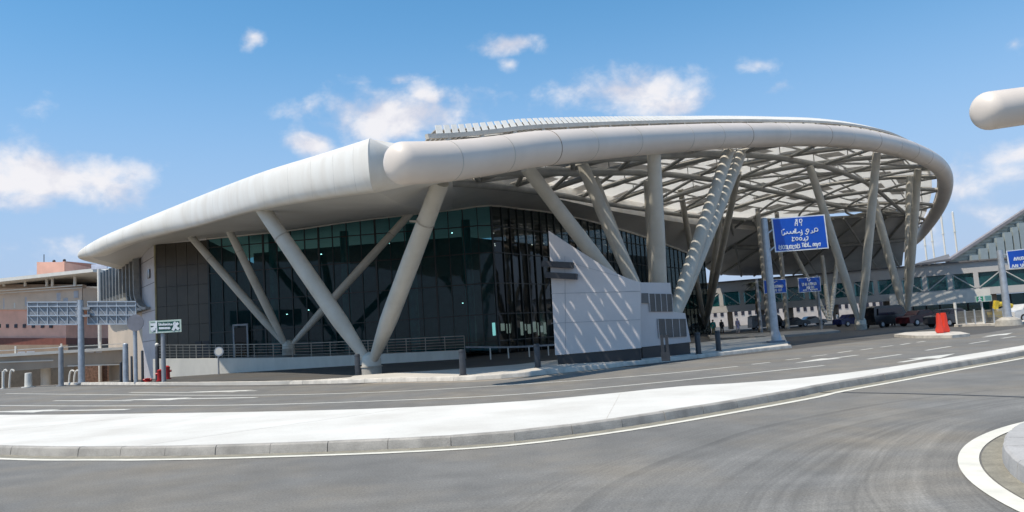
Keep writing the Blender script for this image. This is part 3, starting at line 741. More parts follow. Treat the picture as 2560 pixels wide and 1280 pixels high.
# opaque ceiling at the far side, dropping towards the footbridge, with steel members on it
lo = [at(1740, 640, 116), at(1800, 686, 129), at(1980, 686, 130), (at(2150, 680, 130)), at(2255, 664, 126)]
hi = [S(t, .97, -.1) for t in (.66, .74, .84, .92, .985)]
LO, HI = crom(lo, 6), crom(hi, 6)
mb = MB(); mb.loft([[h, h.lerp(l, .5) + Vector((0, 0, .4)), l] for h, l in zip(HI, LO)]); mb.build('far_soffit', mat('grey_soffit', (.62, .60, .56), .6, var=.1, scale=.4), CAN, 40)
mb = MB(); n_ = len(HI) - 1
for i in range(0, n_ - 3, 3):
    mb.tube([HI[i] + Vector((0, -.5, -.3)), LO[min(n_, i + 5)] + Vector((0, -.5, -.1))], .16, 8); mb.tube([LO[i] + Vector((0, -.5, -.1)), HI[min(n_, i + 5)] + Vector((0, -.5, -.3))], .16, 8)
mb.tube([h.lerp(l, .5) + Vector((0, -.6, .2)) for h, l in zip(HI, LO)], .3, 8)
mb.build('soffit_truss', STEEL, CAN, 40)
# column clusters below the canopy
bpB = gnd(1658, 884); bpB.z = 0
cluster(bpB, [at(1316, 418, 40), at(1456, 412, 46), at(1634, 374, 40.5), at(1822, 378, 48.5), at(1852, 384, 51)], .395, CAN, collar=False, rb=.6)
bpC = gnd(2153, 824); bpC.z = 0
cluster(bpC, [at(2024, 415, 72), at(2192, 380, 68)], .38, CAN, collar=False)
bpD = gnd(2268, 808); bpD.z = 0
cluster(bpD, [at(2186, 500, 92), at(2176, 480, 99), at(2295, 420, 82), at(2274, 440, 90)], .42, CAN, collar=False)
bpE = gnd(1764, 834); bpE.z = 0
cluster(bpE, [at(1700, 470, 90), at(1716, 560, 100), at(1806, 500, 90), at(1846, 430, 76)], .36, CAN, ped=False, collar=False)
bpF = gnd(1640, 862); bpF.z = 0
cluster(bpF, [at(1617, 450, 62), at(1486, 440, 56)], .30, CAN, ped=False, collar=False)
bpG = gnd(2076, 814); bpG.z = 0
cluster(bpG, [at(2055, 640, 116), at(2094, 640, 116), at(1965, 590, 118)], .32, CAN, ped=False, collar=False)
for px, py, d in ((1905, 640, 100), (1952, 640, 108)):
    t = at(px, py, d); mb = MB(); mb.tube([Vector((t.x, t.y, 0)), Vector((t.x, t.y, t.z + 6))], .3, 12); mb.build('post', STEEL, CAN, 40)

# second canopy reaching in from the right
C2 = thing('neighbour_canopy', (24, 26, 0), 'rounded cream end of another roof tube entering at the upper right', 'canopy')
P2 = [at(2474, 277, 20.5), at(2560, 265, 20.8), at(2700, 246, 21.5), at(2950, 215, 23.5), at(3400, 190, 28)]
P2 = resample(crom(P2, 10), n=50); dd = (P2[1] - P2[0]).normalized(); pts = []; rad = []
for k in range(8):
    a = k / 8 * math.pi / 2; pts.append(P2[0] - dd * .38 * math.cos(a)); rad.append(max(.02, .50 * math.sin(a) ** .75 if k else .02))
mb = MB(); mb.tube(pts + P2, rad + [.50] * len(P2), 32); mb.build('edge_tube', TUBE, C2, 40)
q = P2[40]; leg('column', (q.x - 1, q.y, 0), q, .35, C2); q = P2[25]; leg('column', (P2[40].x - 1, P2[40].y, 0), q, .35, C2)

# ------------------------------------------------------------------ sign wall / ventilation block in front of the canopy
SW = thing('vent_wall', gnd(1400, 920), 'pale grey curved-top panel wall with two black bars and vent grilles', 'wall')
a0, a1 = gnd(1388, 920), gnd(1602, 909)
wd = (a1 - a0); wd.z = 0; WLEN = wd.length; wd.normalize(); wn = Vector((wd.y, -wd.x, 0))
def wpt(px, py, off=0):           # point on the wall plane seen at a pixel
    v = ray(px, py); o = a0 + wn * off; k = (o - EYE).dot(wn) / v.dot(wn); return EYE + v * k
topc = crom([wpt(1371, 577), wpt(1440, 622), wpt(1520, 672), wpt(1560, 692), wpt(1601, 706)], 5)
poly = [wpt(1388, 888)] + topc + [wpt(1602, 870)]
poly = [poly[0]] + [p for p in topc] + [poly[-1]]
mb = MB(); mb.prism(list(reversed(poly)), -wn * .28); mb.build('panel', SIGNW, SW)
mb = MB()
for y0, y1 in ((661, 661), (734, 731), (808, 802)):
    mb.bar(wpt(1378, y0, .004), wpt(1601, y1 - (8 if y0 == 661 else 3), .004), .02, .02) if y0 > 700 else mb.bar(wpt(1440, 661, .004), wpt(1555, 693, .004), .012, .012)
mb.bar(wpt(1412, 640, .004), wpt(1414, 886, .004), .014, .014)
mb.build('panel_joints', mat('joint_grey', (.32, .32, .34), .7), SW)
p, q = wpt(1393, 890), wpt(1600, 871)
mb = MB(); mb.prism([up(p, -.02) - wn * .06, up(q, -.02) - wn * .06, q - wn * .06, p - wn * .06], -wn * .16); mb.build('plinth', BLACK, SW)
for y0, y1, xl, xr in ((655, 668, 1356, 1433), (683, 696, 1366, 1442)):
    mb = MB(); c0, c1 = wpt(xl, (y0 + y1) / 2 - 2, .22), wpt(xr, (y0 + y1) / 2 + 2, .22); mb.bar(c0, c1, .26, .36, up=wn); 
    mb.build('black_bar', mat('charcoal', (.035, .035, .04), .5), SW)
# block to the right
bx = gnd(1604, 905); bd = Vector((.80, .60, 0)).normalized(); bn = Vector((bd.y, -bd.x, 0))
def bpt(px, py, off=0):
    v = ray(px, py); o = bx + bn * off; k = (o - EYE).dot(bn) / v.dot(bn); return EYE + v * k
mb = MB(); mb.prism([bpt(1604, 868), bpt(1602, 706), bpt(1676, 707), bpt(1684, 780), bpt(1713, 783), bpt(1727, 855)][::-1], -bn * 1.6); mb.build('vent_block', SIGNW, SW)
mb = MB(); mb.prism([up(bpt(1606, 868), -.02), up(bpt(1724, 855), -.02), bpt(1724, 856), bpt(1606, 869)], -bn * 1.4); mb.build('block_plinth', BLACK, SW)
def grill(c, n):
    mb = MB(); A_, B_, C_, D_ = [bpt(x, y, .02) for x, y in c]      # TL TR BR BL
    mb.prism([D_, C_, B_, A_], bn * .02); mb.mi = 1
    for k in range(n + 1):
        u = k / n; mb.bar(D_.lerp(C_, u) + bn * .035, A_.lerp(B_, u) + bn * .035, .03, .03, up=bn)
    mb.mi = 0
    for k in range(22):
        u = (k + .5) / 22; mb.bar(A_.lerp(D_, u) + bn * .03, B_.lerp(C_, u) + bn * .03, .018, .04, up=bn)
    mb.build('vent_grille', [GRILLE, SIGNW], SW)
grill([(1599, 733), (1619, 733), (1621, 758), (1600, 758)], 1); grill([(1621, 734), (1678, 735), (1681, 779), (1624, 779)], 4); grill([(1643, 797), (1713, 797), (1716, 841), (1647, 845)], 4)

# ------------------------------------------------------------------ terrace wall, terrace and railing
wall_top = [at(388, 897, 63.8), at(545, 896, 64), at(725, 893.5, 63.8), at(900, 887, 63.2), at(1160, 875, 62)]
RWT = crom(wall_top, 6)
mb = MB(); mb.loft([[Vector((p.x, p.y, -.1)), p, p + Vector((.1, .35, 0)), Vector((p.x + .1, p.y + .35, -.1))] for p in RWT])
q = RWT[0]; mb.box((q.x, q.y + .18, (q.z - 4) / 2), (.36, .4, q.z + 4)); 
rw = tag(mb.build('retaining_wall', WALLW, None, 40), 'long cream retaining wall below the terrace railing', 'wall')
mb = MB(); fac = [up(p, p.z) for p in [corner, glassL] + gl[6:31]]
mb.quad(*[p + Vector((.1, .35, -.02)) for p in RWT], *[up(p, base_z(p) - .05) + Vector((0, .3, 0)) for p in reversed([corner, glassL, at(725, 575, 72), at(900, 550, 71), at(1220, 513, 70)])])
structure(mb.build('terrace', PAVEG))
RL = thing('railing', RWT[0], 'grey metal railing along the top of the cream terrace wall', 'railing')
rp = resample([p + Vector((.05, .17, 0)) for p in RWT], 1.55)
mb = MB()
for z, w in ((1.08, .06), (.86, .03), (.64, .03), (.42, .03), (.20, .03)):
    for a, b in zip(rp, rp[1:]): mb.bar(a + Vector((0, 0, z)), b + Vector((0, 0, z)), w)
mb.build('rails', RAIL, RL)
for i, a in enumerate(rp): mb = MB(); mb.box(a + Vector((0, 0, .53)), (.055, .055, 1.1)); mb.build('rail_post', RAIL, RL)
for i in range(5):
    for k in range(1, 3): a = rp[i].lerp(rp[i + 1], k / 3); mb = MB(); mb.box(a + Vector((0, 0, .53)), (.03, .03, 1.05)); mb.build('rail_bar', RAIL, RL)
# low guard rail on the ramp beyond the terrace
GR = thing('guard_rail', at(1165, 884, 56), 'low pale-posted guard rail along the ramp behind the bollards', 'railing')
gpts = [at(x, y, d) for x, y, d in ((1164, 868, 56), (1225, 868, 56), (1270, 868, 56), (1322, 866, 56), (1370, 863, 57), (1420, 860, 58))]
mb = MB()
for a, b in zip(gpts, gpts[1:]): mb.bar(a, b, .07, .12)
mb.build('rails', GALV_D, GR)
for a in gpts[1:-1]: mb = MB(); mb.box((a.x, a.y, a.z / 2 - .04), (.09, .09, a.z)); mb.build('rail_post', OFFW, GR)

# ------------------------------------------------------------------ bollards
def bollard(label, base):
    o = thing('bollard', base, label, 'bollard', 'dark bollards along the kerb')
    mb = MB(); mb.tube([base, base + Vector((0, 0, .98)), base + Vector((0, 0, 1.02))], [.13, .13, .11], 18); mb.build('post', BOLL, o, 35)
    mb = MB(); mb.tube([base + Vector((0, 0, .90)), base + Vector((0, 0, .93))], .134, 18); mb.build('band', BLACK, o, 35)
    mb = MB(); mb.tube([base + Vector((0, 0, -.02)), base + Vector((0, 0, .03))], .17, 18); mb.build('foot', BOLL, o, 35)
    return o
bspots = [((1158, 938), 'dark bollard beside the sunlit patch of pavement'), ((895, 938), 'dark bollard half hidden behind the foot of the big V column'), ((1345, 919), 'dark bollard left of the grey panel wall'),
          ((1747, 885), 'dark bollard just right of the vent block'), ((1797, 877), 'dark bollard between the vent block and the blue sign pole')]
b0 = None
for (px, py), lab in bspots:
    p = gnd(px, py, KH); p.z = KH
    if b0 is None: b0 = bollard(lab, p)
    else: c = copy_tree(b0); c.location = p; c['label'] = lab
# double-leaf marker post in front of the vent block
p = gnd(1665, 902, KH); o = thing('marker_post', p, 'dark twin-leaf marker post in front of the vent block', 'post')
for dx in (-.10, .10): mb = MB(); mb.box(p + Vector((dx, 0, .70)), (.11, .12, .75)); mb.build('leaf', BOLL, o)
mb = MB(); mb.box(p + Vector((0, 0, .17)), (.34, .16, .36)); mb.build('foot', BOLL, o)

# ------------------------------------------------------------------ signs
def affine(tl, tr, bl, P0, X, Y):  # traced picture coordinates -> point on a flat sign
    (ax, ay), (bx_, by_), (cx_, cy_) = tl, tr, bl; m11, m12, m21, m22 = bx_ - ax, cx_ - ax, by_ - ay, cy_ - ay; det = m11 * m22 - m12 * m21
    def f(x, y):
        dx, dy = x - ax, y - ay; u = (dx * m22 - dy * m12) / det; v = (dy * m11 - dx * m21) / det
        return P0 + X * u + Y * v
    return f
def strokes(mb, f, lines, w, n):
    q = 0
    for ln in lines:
        pts = [f(x, y) for x, y in ln]; pts = crom(pts, 4) if len(pts) > 2 else pts
        for a, b in zip(pts, pts[1:]):
            if (b - a).length < 1e-5: continue
            q += 1; d = (b - a).normalized() * w * .35; k = n * (.0011 * (q % 13)); mb.bar(a - d + k, b + d + k, w, .012, up=n)
def loopy(x, y, w, h):             # an o-shaped letter
    return [(x + w / 2 + w / 2 * math.cos(a), y + h / 2 + h / 2 * math.sin(a)) for a in [i * math.pi / 4 for i in range(9)]]
def board(o, P0, X, Y, face, edge, back=GALV_D, th=.05, bw=.05, nm='panel'):
    n = X.cross(Y).normalized()     # Y points down, X right -> n points away from viewer? fix below
    if n.y > 0: n = -n
    c = P0 + X / 2 + Y / 2; x, y = X.normalized(), Y.normalized()
    mb = MB(); mb.box(c, (X.length, th, Y.length), x, n, y); mb.mi = 1
    mb.box(c + n * (th / 2 + .004), (X.length - 2 * bw, .008, Y.length - 2 * bw), x, n, y)
    mb.build(nm, [edge, face], o); return n, th / 2 + .012
# big blue sign
p = gnd(1940, 862, .02); BS = thing('direction_sign', p, 'large blue direction sign with white script on a tall grey pole', 'sign', 'blue direction signs')
H = 7.55; mb = MB(); mb.tube([p, p + Vector((0, 0, H)), p + Vector((0, 0, H + .06))], [.24, .185, .12], 20); mb.build('pole', GALV, BS, 40)
mb = MB(); mb.tube([p + Vector((.16, 0, .1)), p + Vector((.18, 0, .95))], [.28, .05], 12); mb.build('gusset', GALV, BS, 40)
mb = MB(); mb.box(p + Vector((0, 0, .10)), (1.35, 1.0, .12)); mb.box(p + Vector((0, 0, .20)), (.9, .7, .10)); mb.build('base_plate', mat('plinth_grey', (.24, .26, .29), .7), BS)
P0 = at(1928, 546, p.y - .25); P1 = at(2061, 536, p.y - .25); P3 = at(1938, 631, p.y - .25)
n, e = board(BS, P0, P1 - P0, P3 - P0, BLUE, SIGNTXT, bw=.07)
f0 = affine((240, 245), (880, 178), (287, 645), P0 + n * e, P1 - P0, P3 - P0)
TXT1 = [[(525, 322), (527, 290), (540, 262), (548, 250), (552, 322)], [(530, 298), (550, 298)], [(530, 252), (545, 268)], [(575, 248), (580, 280), (597, 285), (607, 262), (600, 245), (582, 248)], [(597, 285), (600, 318)],
        [(362, 385), (364, 415), (372, 440), (395, 432), (400, 412)], [(378, 378), (392, 370)], [(400, 425), (425, 420), (428, 400), (440, 418), (462, 416), (468, 395), (480, 415), (498, 413), (505, 388), (516, 411)], [(520, 412), (522, 365)], [(532, 410), (533, 362)],
        [(540, 410), (560, 405), (575, 395), (585, 408), (605, 402)], [(600, 372), (608, 420), (590, 435)], [(645, 412), (665, 420), (680, 395), (688, 368), (670, 360), (655, 378), (668, 392), (690, 385)], [(712, 405), (730, 400), (728, 375)], [(735, 395), (755, 392), (760, 352), (780, 345), (795, 355), (792, 378), (765, 380)],
        [(488, 460), (495, 480), (490, 505), (512, 500)], [(500, 470), (518, 462)], loopy(530, 462, 30, 32), loopy(575, 460, 30, 32), [(618, 492), (635, 490), (640, 465)], [(650, 488), (672, 484), (676, 450), (658, 452)], [(640, 500), (650, 503)],
        [(332, 560), (330, 600), (345, 606), (360, 600), (358, 560)], [(340, 580), (362, 578)], loopy(372, 562, 26, 40), loopy(402, 560, 24, 40), [(432, 560), (432, 598), (450, 598), (455, 560)], loopy(462, 556, 22, 38), [(495, 555), (496, 595), (512, 592)], [(488, 565), (510, 562)], loopy(520, 552, 20, 36), [(552, 535), (552, 585), (575, 580)], [(545, 556), (575, 550)], [(570, 540), (580, 578)],
        [(605, 530), (625, 526)], [(614, 530), (615, 570)], [(632, 538), (634, 568)], [(645, 522), (646, 566), (660, 564)], [(640, 538), (658, 535)], [(668, 535), (670, 562)], [(680, 520), (682, 562), (700, 558)], [(705, 560), (712, 566)],
        [(738, 558), (738, 530), (752, 528), (754, 555)], loopy(762, 524, 18, 30), [(786, 526), (792, 550), (806, 522)], [(792, 550), (786, 574)], [(812, 522), (824, 520), (820, 552)]]
mb = MB(); strokes(mb, f0, TXT1, .05, n); mb.build('lettering', SIGNTXT, BS)
mb = MB(); mb.bar(p + Vector((.1, -.1, H - .9)), P0 + Vector((.3, .05, -.5)), .08); mb.bar(p + Vector((.1, -.1, H - 2.0)), P0 + Vector((.3, .05, -1.5)), .08); mb.build('bracket', GALV, BS)
# two smaller blue signs under the canopy
def small_sign(tl, tr, bl, d, postx, label, lines, ground=True):
    g = at(postx, 830, d); g.z = 0; o = thing('direction_sign', g, label, 'sign', 'blue direction signs')
    P0, P1, P3 = at(*tl, d), at(*tr, d), at(*bl, d)
    n, e = board(o, P0, P1 - P0, P3 - P0, BLUE, SIGNTXT, bw=.07)
    mb = MB(); mb.tube([g + Vector((0, .2, 0)), g + Vector((0, .2, P0.z + .2))], .16, 12); mb.build('pole', GALV_D, o, 40)
    f = lambda x, y: P0 + n * e + (P1 - P0) * x + (P3 - P0) * y
    mb = MB(); strokes(mb, f, lines, .07, n); mb.build('lettering', SIGNTXT, o)
    return o
def scribble(x0, x1, y, h, k):
    out = []; w = (x1 - x0) / k
    for i in range(k):
        x = x0 + i * w
        out.append(random.choice(([(x, y), (x + w * .2, y + h), (x + w * .7, y + h * .9), (x + w * .75, y)], loopy(x, y, w * .7, h), [(x, y), (x, y + h)], [(x, y + h), (x + w * .4, y), (x + w * .7, y + h)])))
    return out
small_sign((1908, 700), (1965, 697), (1910, 735), 84, 1905, 'small blue sign partly hidden behind the tall grey pole', [[(.25, .10), (.45, .22), (.6, .12)]] + scribble(.25, .85, .42, .16, 9) + scribble(.3, .8, .70, .16, 6))
small_sign((1994, 695), (2050, 691), (1997, 732), 86, 2056, 'small blue sign fully visible below the large blue one', [loopy(.42, .08, .12, .18)] + scribble(.17, .82, .38, .16, 10) + scribble(.35, .7, .62, .15, 5) + scribble(.2, .85, .82, .06, 8))
# right edge blue sign
p = gnd(2521, 803, .3); RS = thing('direction_sign', p, 'blue sign on slanting grey pole at the right edge of the view', 'sign', 'blue direction signs')
Ht = at(2497, 626, p.y).z - p.z; mb = MB(); mb.tube([p, p + Vector((0, 0, Ht))], [.26, .20], 18); mb.build('pole', GALV, RS, 40)
mb = MB(); mb.tube([p + Vector((0, 0, -.35)), p + Vector((0, 0, .1)), p + Vector((0, 0, .3))], [.9, .8, .4], 14); mb.build('footing', CONC, RS, 40)
P0, P1, P3 = at(2515, 627, p.y - .3), at(2640, 613, p.y - .3), at(2523, 673, p.y - .3)
n, e = board(RS, P0, P1 - P0, P3 - P0, BLUE, SIGNTXT, bw=.07)
f = lambda x, y: P0 + n * e + (P1 - P0) * x + (P3 - P0) * y
mb = MB(); strokes(mb, f, [loopy(.36, .1, .1, .2)] + scribble(.12, .8, .42, .14, 13) + [[(.3, .72), (.34, .64), (.4, .66)]] + scribble(.06, .85, .80, .12, 14), .07, n); mb.build('lettering', SIGNTXT, RS)
mb = MB()
for z in (.3, 1.0): mb.bar(p + Vector((0, -.1, Ht - z)), P0 + Vector((.5, .06, -z)), .1)
mb.build('bracket', GALV, RS)
# green assembly sign on the left
p = gnd(410, 957, .1); GS = thing('information_sign', p, 'green sign with white pictograms on a slim grey post at the left', 'sign')
yy = p.y; mb = MB(); mb.tube([p, up(p, at(410, 830, yy).z)], .13, 14); mb.build('pole', GALV_D, GS, 40)
P0, P1, P3 = at(373, 802.5, yy - .16), at(453, 798, yy - .16), at(374, 834, yy - .16)
n, e = board(GS, P0, P1 - P0, P3 - P0, GREEN, GREENB, bw=.10)
f0 = affine((250, 262), (2170, 190), (250, 1005), P0 + n * e, P1 - P0, P3 - P0)
mb = MB(); strokes(mb, f0, [[(685, 285), (690, 960)]], .09, n)
strokes(mb, f0, [[(385, 480), (620, 470)], [(620, 480), (640, 600), (560, 660)], [(400, 720), (600, 730), (420, 820)], [(1800, 590), (1960, 440)], [(1800, 590), (1690, 790)], [(1800, 620), (1990, 750)]], .16, n)
strokes(mb, f0, [[(1720, 420), (1760, 560)], loopy(1760, 370, 60, 60)], .08, n)
strokes(mb, f0, [[(x, 400 + (k % 3) * 22), (x + 30, 520), (x + 80, 505)] for k, x in enumerate(range(840, 1580, 92))] + [[(840, 520), (1480, 505)]] + [loopy(x, 660, 55, 85) for x in range(860, 1460, 84)], .045, n)
mb.build('lettering', SIGNTXT, GS)
# gantry sign seen from behind
p = gnd(204, 958, .1); GT = thing('gantry_sign', p, 'twin grey road sign panels seen from behind on one tall pole', 'sign')
yy = p.y; mb = MB(); mb.tube([p, up(p, at(207, 750, yy).z)], [.23, .19], 18); mb.build('pole', GALV, GT, 40)
mb = MB(); mb.tube([p + Vector((0, 0, -.06)), p + Vector((0, 0, .06))], .5, 16); mb.build('base_plate', GALV_D, GT, 40)
for xl, xr, yt in ((70, 195, 755), (220, 341, 754)):
    A_, B_, C_ = at(xl, yt, yy + .25), at(xr, yt - .5, yy + .25), at(xl, yt + 57, yy + .25)
    X, Y = B_ - A_, C_ - A_; n = Vector((0, -1, 0)); mb = MB(); c = A_ + X / 2 + Y / 2; x, z = X.normalized(), Y.normalized()
    mb.box(c, (X.length, .04, Y.length), x, n, z); pn = mb.build('panel', mat('sign_back', (.27, .28, .30), .55, var=.1, scale=2), GT)
    fr = MB()
    for v in (0.01, .2, .6, .99): fr.bar(A_ + Y * v + n * .08, B_ + Y * v + n * .08, .09, .07, up=n)
    for k in range(6): u = .005 + .99 * k / 5; fr.bar(A_ + X * u + n * .05, A_ + X * u + Y + n * .05, .07, .05, up=n)
    for k in range(5):
        for v0, v1 in ((.22, .58), (.62, .97)): fr.bar(A_ + X * (k / 5 + .03) + Y * v0 + n * .05, A_ + X * ((k + 1) / 5 - .03) + Y * v1 + n * .05, .05, .04, up=n)
    fr.build('back_frame', GALV, pn)
mb = MB()
for v in (772, 790): mb.bar(at(190, v, yy), at(226, v - 1, yy), .22, .16)
mb.build('bracket', GALV_D, GT)
# round sign from behind
p = gnd(340, 958, .1); o = thing('round_sign', p, 'round grey sign disc seen from behind on a slim pole', 'sign'); yy = p.y
mb = MB(); mb.tube([p, up(p, at(339, 790, yy).z)], .12, 14); mb.build('pole', GALV, o, 40)
c = at(338, 807, yy - .2); mb = MB(); mb.tube([c, c + Vector((0, .05, 0))], .52, 28); mb.build('disc', mat('disc_back', (.20, .20, .23), .5), o, 40)
# small round sign in front of the ramp
p = gnd(547, 936); o = thing('round_sign', p, 'small pale round sign on a short post before the cream wall', 'sign'); yy = p.y
mb = MB(); mb.tube([p, up(p, at(548, 868, yy).z)], .06, 10); mb.build('pole', GALV_D, o, 40)
c = at(547, 879, yy - .08); mb = MB(); mb.tube([c, c + Vector((0, .03, 0))], .36, 24); d_ = mb.build('disc', GALV, o, 40)
mb = MB(); mb.tube([c + Vector((0, -.012, 0)), c + Vector((0, .0, 0))], .27, 24); mb.build('disc_face', OFFW, d_, 40)

# posts at the left
def post(px, yb, yt, r, label, m, cap=None):
    p = gnd(px, yb, .0); o = thing('post', p, label, 'post'); yy = p.y; zt = at(px, yt, yy).z
    mb = MB(); mb.tube([p, up(p, zt * .98), up(p, zt)], [r, r * .9, r * .6], 12); mb.build('shaft', m, o, 40)
    mb = MB(); mb.tube([p + Vector((0, 0, -.03)), p + Vector((0, 0, .05))], r * 1.8, 12); mb.build('foot', m, o, 40)
    if cap: mb = MB(); mb.sphere((p.x, p.y, zt + .1), .13); mb.build('cap', cap, o, 60)
    return o
post(153, 965, 866, .18, 'stout grey post left of the gantry pole', GALV_D)
post(315, 958, 858, .19, 'tapered grey post left of the round sign pole', GALV)
post(330, 958, 890, .08, 'thin dark post tight against the tapered grey post', BOLL)
post(357, 957, 876, .09, 'thin dark post between the round sign and green sign', BOLL)
post(394, 955, 866, .13, 'dark lamp post with white top behind the green sign', BOLL, OFFW)
post(303, 957, 905, .1, 'short dark post at the end of the viaduct', BOLL)
post(71, 968, 932, .26, 'thick white pillar under the beige viaduct', OFFW)
post(8, 972, 928, .1, 'thin pale post at the far left edge', OFFW); 
# hydrants
def hydrant(px, py, h, label):
    p = gnd(px, py, .05); o = thing('hydrant', p, label, 'hydrant', 'red hydrants by the cream wall')
    mb = MB(); mb.tube([p, p + Vector((0, 0, h * .75)), p + Vector((0, 0, h * .9)), p + Vector((0, 0, h))], [.17, .16, .19, .05], 14); mb.build('barrel', REDH, o, 40)
    for s in (-1, 1): mb = MB(); mb.tube([p + Vector((0, 0, h * .6)), p + Vector((.27 * s, 0, h * .6))], .08, 10); mb.build('outlet', REDH, o, 40)
    mb = MB(); mb.tube([p, p + Vector((0, 0, .07))], .24, 14); mb.build('flange', REDH, o, 40)
hydrant(400, 953, .78, 'red hydrant beside the dark lamp post'); hydrant(419, 948, .95, 'taller red hydrant just right of the green sign post'); hydrant(369, 957, .3, 'low red hydrant near the thin dark posts')

# ------------------------------------------------------------------ left background: viaduct, pink building
VD = thing('viaduct', at(150, 925, 84), 'beige concrete viaduct with pale parapet at the left', 'viaduct')
A_, B_ = at(-350, 893, 78), at(384, 869, 88)
dv = (B_ - A_).normalized(); zt = B_.z
mb = MB(); A2, B2 = up(A_, zt), up(B_, zt)
mb.prism([up(A_, 1.05), up(B_, 1.25), up(B_, zt), up(A_, zt)], Vector((-2, 8, 0))); mb.build('deck', OVER, VD)
mb = MB(); mb.bar(up(A_, zt + .12) + Vector((0, -.1, 0)), up(B_, zt + .12) + Vector((0, -.1, 0)), .4, .3); mb.build('parapet_cap', OFFW, VD)
mb = MB()
for u in (.2, .35, .5, .66, .8, .9): 
    q = up(A_, zt).lerp(up(B_, zt), u); mb.bar(q + Vector((0, 0, .2)), q + Vector((0, 0, 1.0)), .14)
mb.bar(up(A_, zt + .62), up(B_, zt + .62), .08); mb.build('parapet_rail', OFFW, VD)
def vpt(px, py): 
    v = ray(px, py); nn = Vector((dv.y, -dv.x, 0)); k = (A_ - EYE).dot(nn) / v.dot(nn); return EYE + v * k - Vector((0, .06, 0))
for x0, x1, y in ((45, 64, 884), (67, 88, 883), (214, 236, 877), (240, 256, 876)):
    a, b = vpt(x0, y + 6), vpt(x1, y - 6); mb = MB(); mb.box((a + b) / 2, (b.x - a.x, .06, b.z - a.z), dv); mb.build('sign_plate', SILVER, VD)
mb = MB(); mb.bar(vpt(0, 906), vpt(134, 901), .12); mb.bar(vpt(170, 915), vpt(300, 911), .12); mb.build('handrail', OFFW, VD)
for px in (-60, 73, 160, 290):
    q = vpt(px, 925) + Vector((0, 3, 0)); mb = MB(); mb.tube([up(q, -4), up(q, 1.3)], .5, 14); mb.build('pier', OFFW if px == 73 else OVER, VD, 40)
mb = MB(); a, b = at(200, 945, 96), at(335, 940, 96); mb.box(((a.x + b.x) / 2, 96.5, -1.2), (b.x - a.x, .5, 5.6)); 
tag(mb.build('brick_wall', BRICK), 'reddish brown brick wall in the yard under the viaduct', 'wall')
mb = MB(); a, b = at(-200, 945, 97), at(195, 940, 97); mb.box(((a.x + b.x) / 2, 97.5, -1.2), (b.x - a.x, .5, 5.6)); yw = tag(mb.build('yard_wall', mat('yard_dark', (.12, .10, .08), .9)), 'dark wall at the back of the yard under the viaduct', 'wall')
for k, (x0, x1) in enumerate(((168, 186), (180, 200), (5, 18), (20, 36))):
    d = 80 if k < 2 else 72; a, b = at(x0, 975, d), at(x1, 928, d); m_ = at((x0 * 2 + x1) / 3, 938, d)
    o = MB(); o.tube(crom([up(a, PITZ), m_, b], 6), .09, 8); tag(o.build('bent_pipe', OFFW, None, 40), ('pale bent pipe left of the gantry pole under the viaduct', 'pale bent pipe nearest the gantry pole under the viaduct', 'pale bent pole at the far left edge', 'pale bent pole right of the far left pole')[k], 'pipe', 'bent pipes under the viaduct')

PB = thing('pink_building', at(160, 860, 115), 'pink and beige building with thin flat roof left of the terminal', 'building')
def pbox(name, x0, x1, ytop, ybot, d, depth, m, dsk=0, parent=PB, rd=None):
    sk = (lambda x: -(x - 0) * .026) if d < 113 else (lambda x: 0)
    a, b = at(x0, ytop, d + sk(x0)), at(x1, ytop, d + sk(x1)); c, e = at(x0, ybot, d + sk(x0)), at(x1, ybot, d + sk(x1))
    mb = MB(); mb.prism([c, e, b, a], Vector((-.22 * depth * 0 - depth * .35 * 0 + depth * -.1, depth, 0))); return mb.build(name, m, parent)
# three-storey body: faces turned to the viewer, a receding right face, its shade painted as a darker colour
pbox('lower_storey', -260, 165, 772, 846, 112, 16, PINK)
pbox('plinth_band', -260, 165, 845, 864, 111.6, 16, DRED)
pbox('low_wall', -260, 170, 862, 905, 111.4, 16, BEIGED)
pbox('upper_storey', -260, 205, 716, 774, 111.7, 14, BEIGE)
pbox('parapet', -260, 206, 711, 719, 111.3, 1.2, BEIGED)
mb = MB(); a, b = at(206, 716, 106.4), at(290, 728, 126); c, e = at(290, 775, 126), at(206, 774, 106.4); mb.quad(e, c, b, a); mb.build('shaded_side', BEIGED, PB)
pbox('right_wing', 150, 290, 770, 846, 124, 12, PINK); pbox('wing_band', 150, 290, 840, 866, 123.7, 12, DRED); pbox('wing_window', 166, 278, 813, 823, 123.6, .3, DGLASS)
pbox('recessed_storey', -260, 268, 703, 716, 117, 10, DGLASS)
mb = MB(); a, b = at(-260, 724, 113), at(232, 671, 102); c = at(300, 671, 122)
dn = Vector((0, 0, -.45)); mb.prism([a + dn, b + dn, b, a], Vector((0, 18, 0))); mb.prism([b + dn + Vector((.02, 0, 0)), c + dn, c, b + Vector((.02, 0, -.02))], Vector((-1, 10, 0))); mb.build('flat_roof', OFFW, PB)
pbox('tower', 92, 161, 655, 712, 118, 9, PINK); mb = MB(); a, b = at(161.3, 653, 118), at(240, 660, 132); c, e = at(240, 705, 132), at(161.3, 715, 118); mb.prism([e, c, b, a], Vector((-4, 3, 0))); mb.build('tower_side', PINK_SHADED, PB)
for px in (10, 63, 117, 131, 187):
    mb = MB(); a, b = at(px, 716, 110.5 - px * .026), at(px, 692 - (px - 60) * .09, 110.5 - px * .026); mb.tube([a, b], .18, 10); mb.build('roof_post', OFFW, PB, 40)
mb = MB()
for px in (-60, -40, -20, 0, 20, 41, 62, 84, 107, 128): a = at(px, 815, 111.8 - (px - 0) * .026); mb = MB(); mb.box(a, (.42, .3, .52)); mb.build('window', DGLASS, PB)
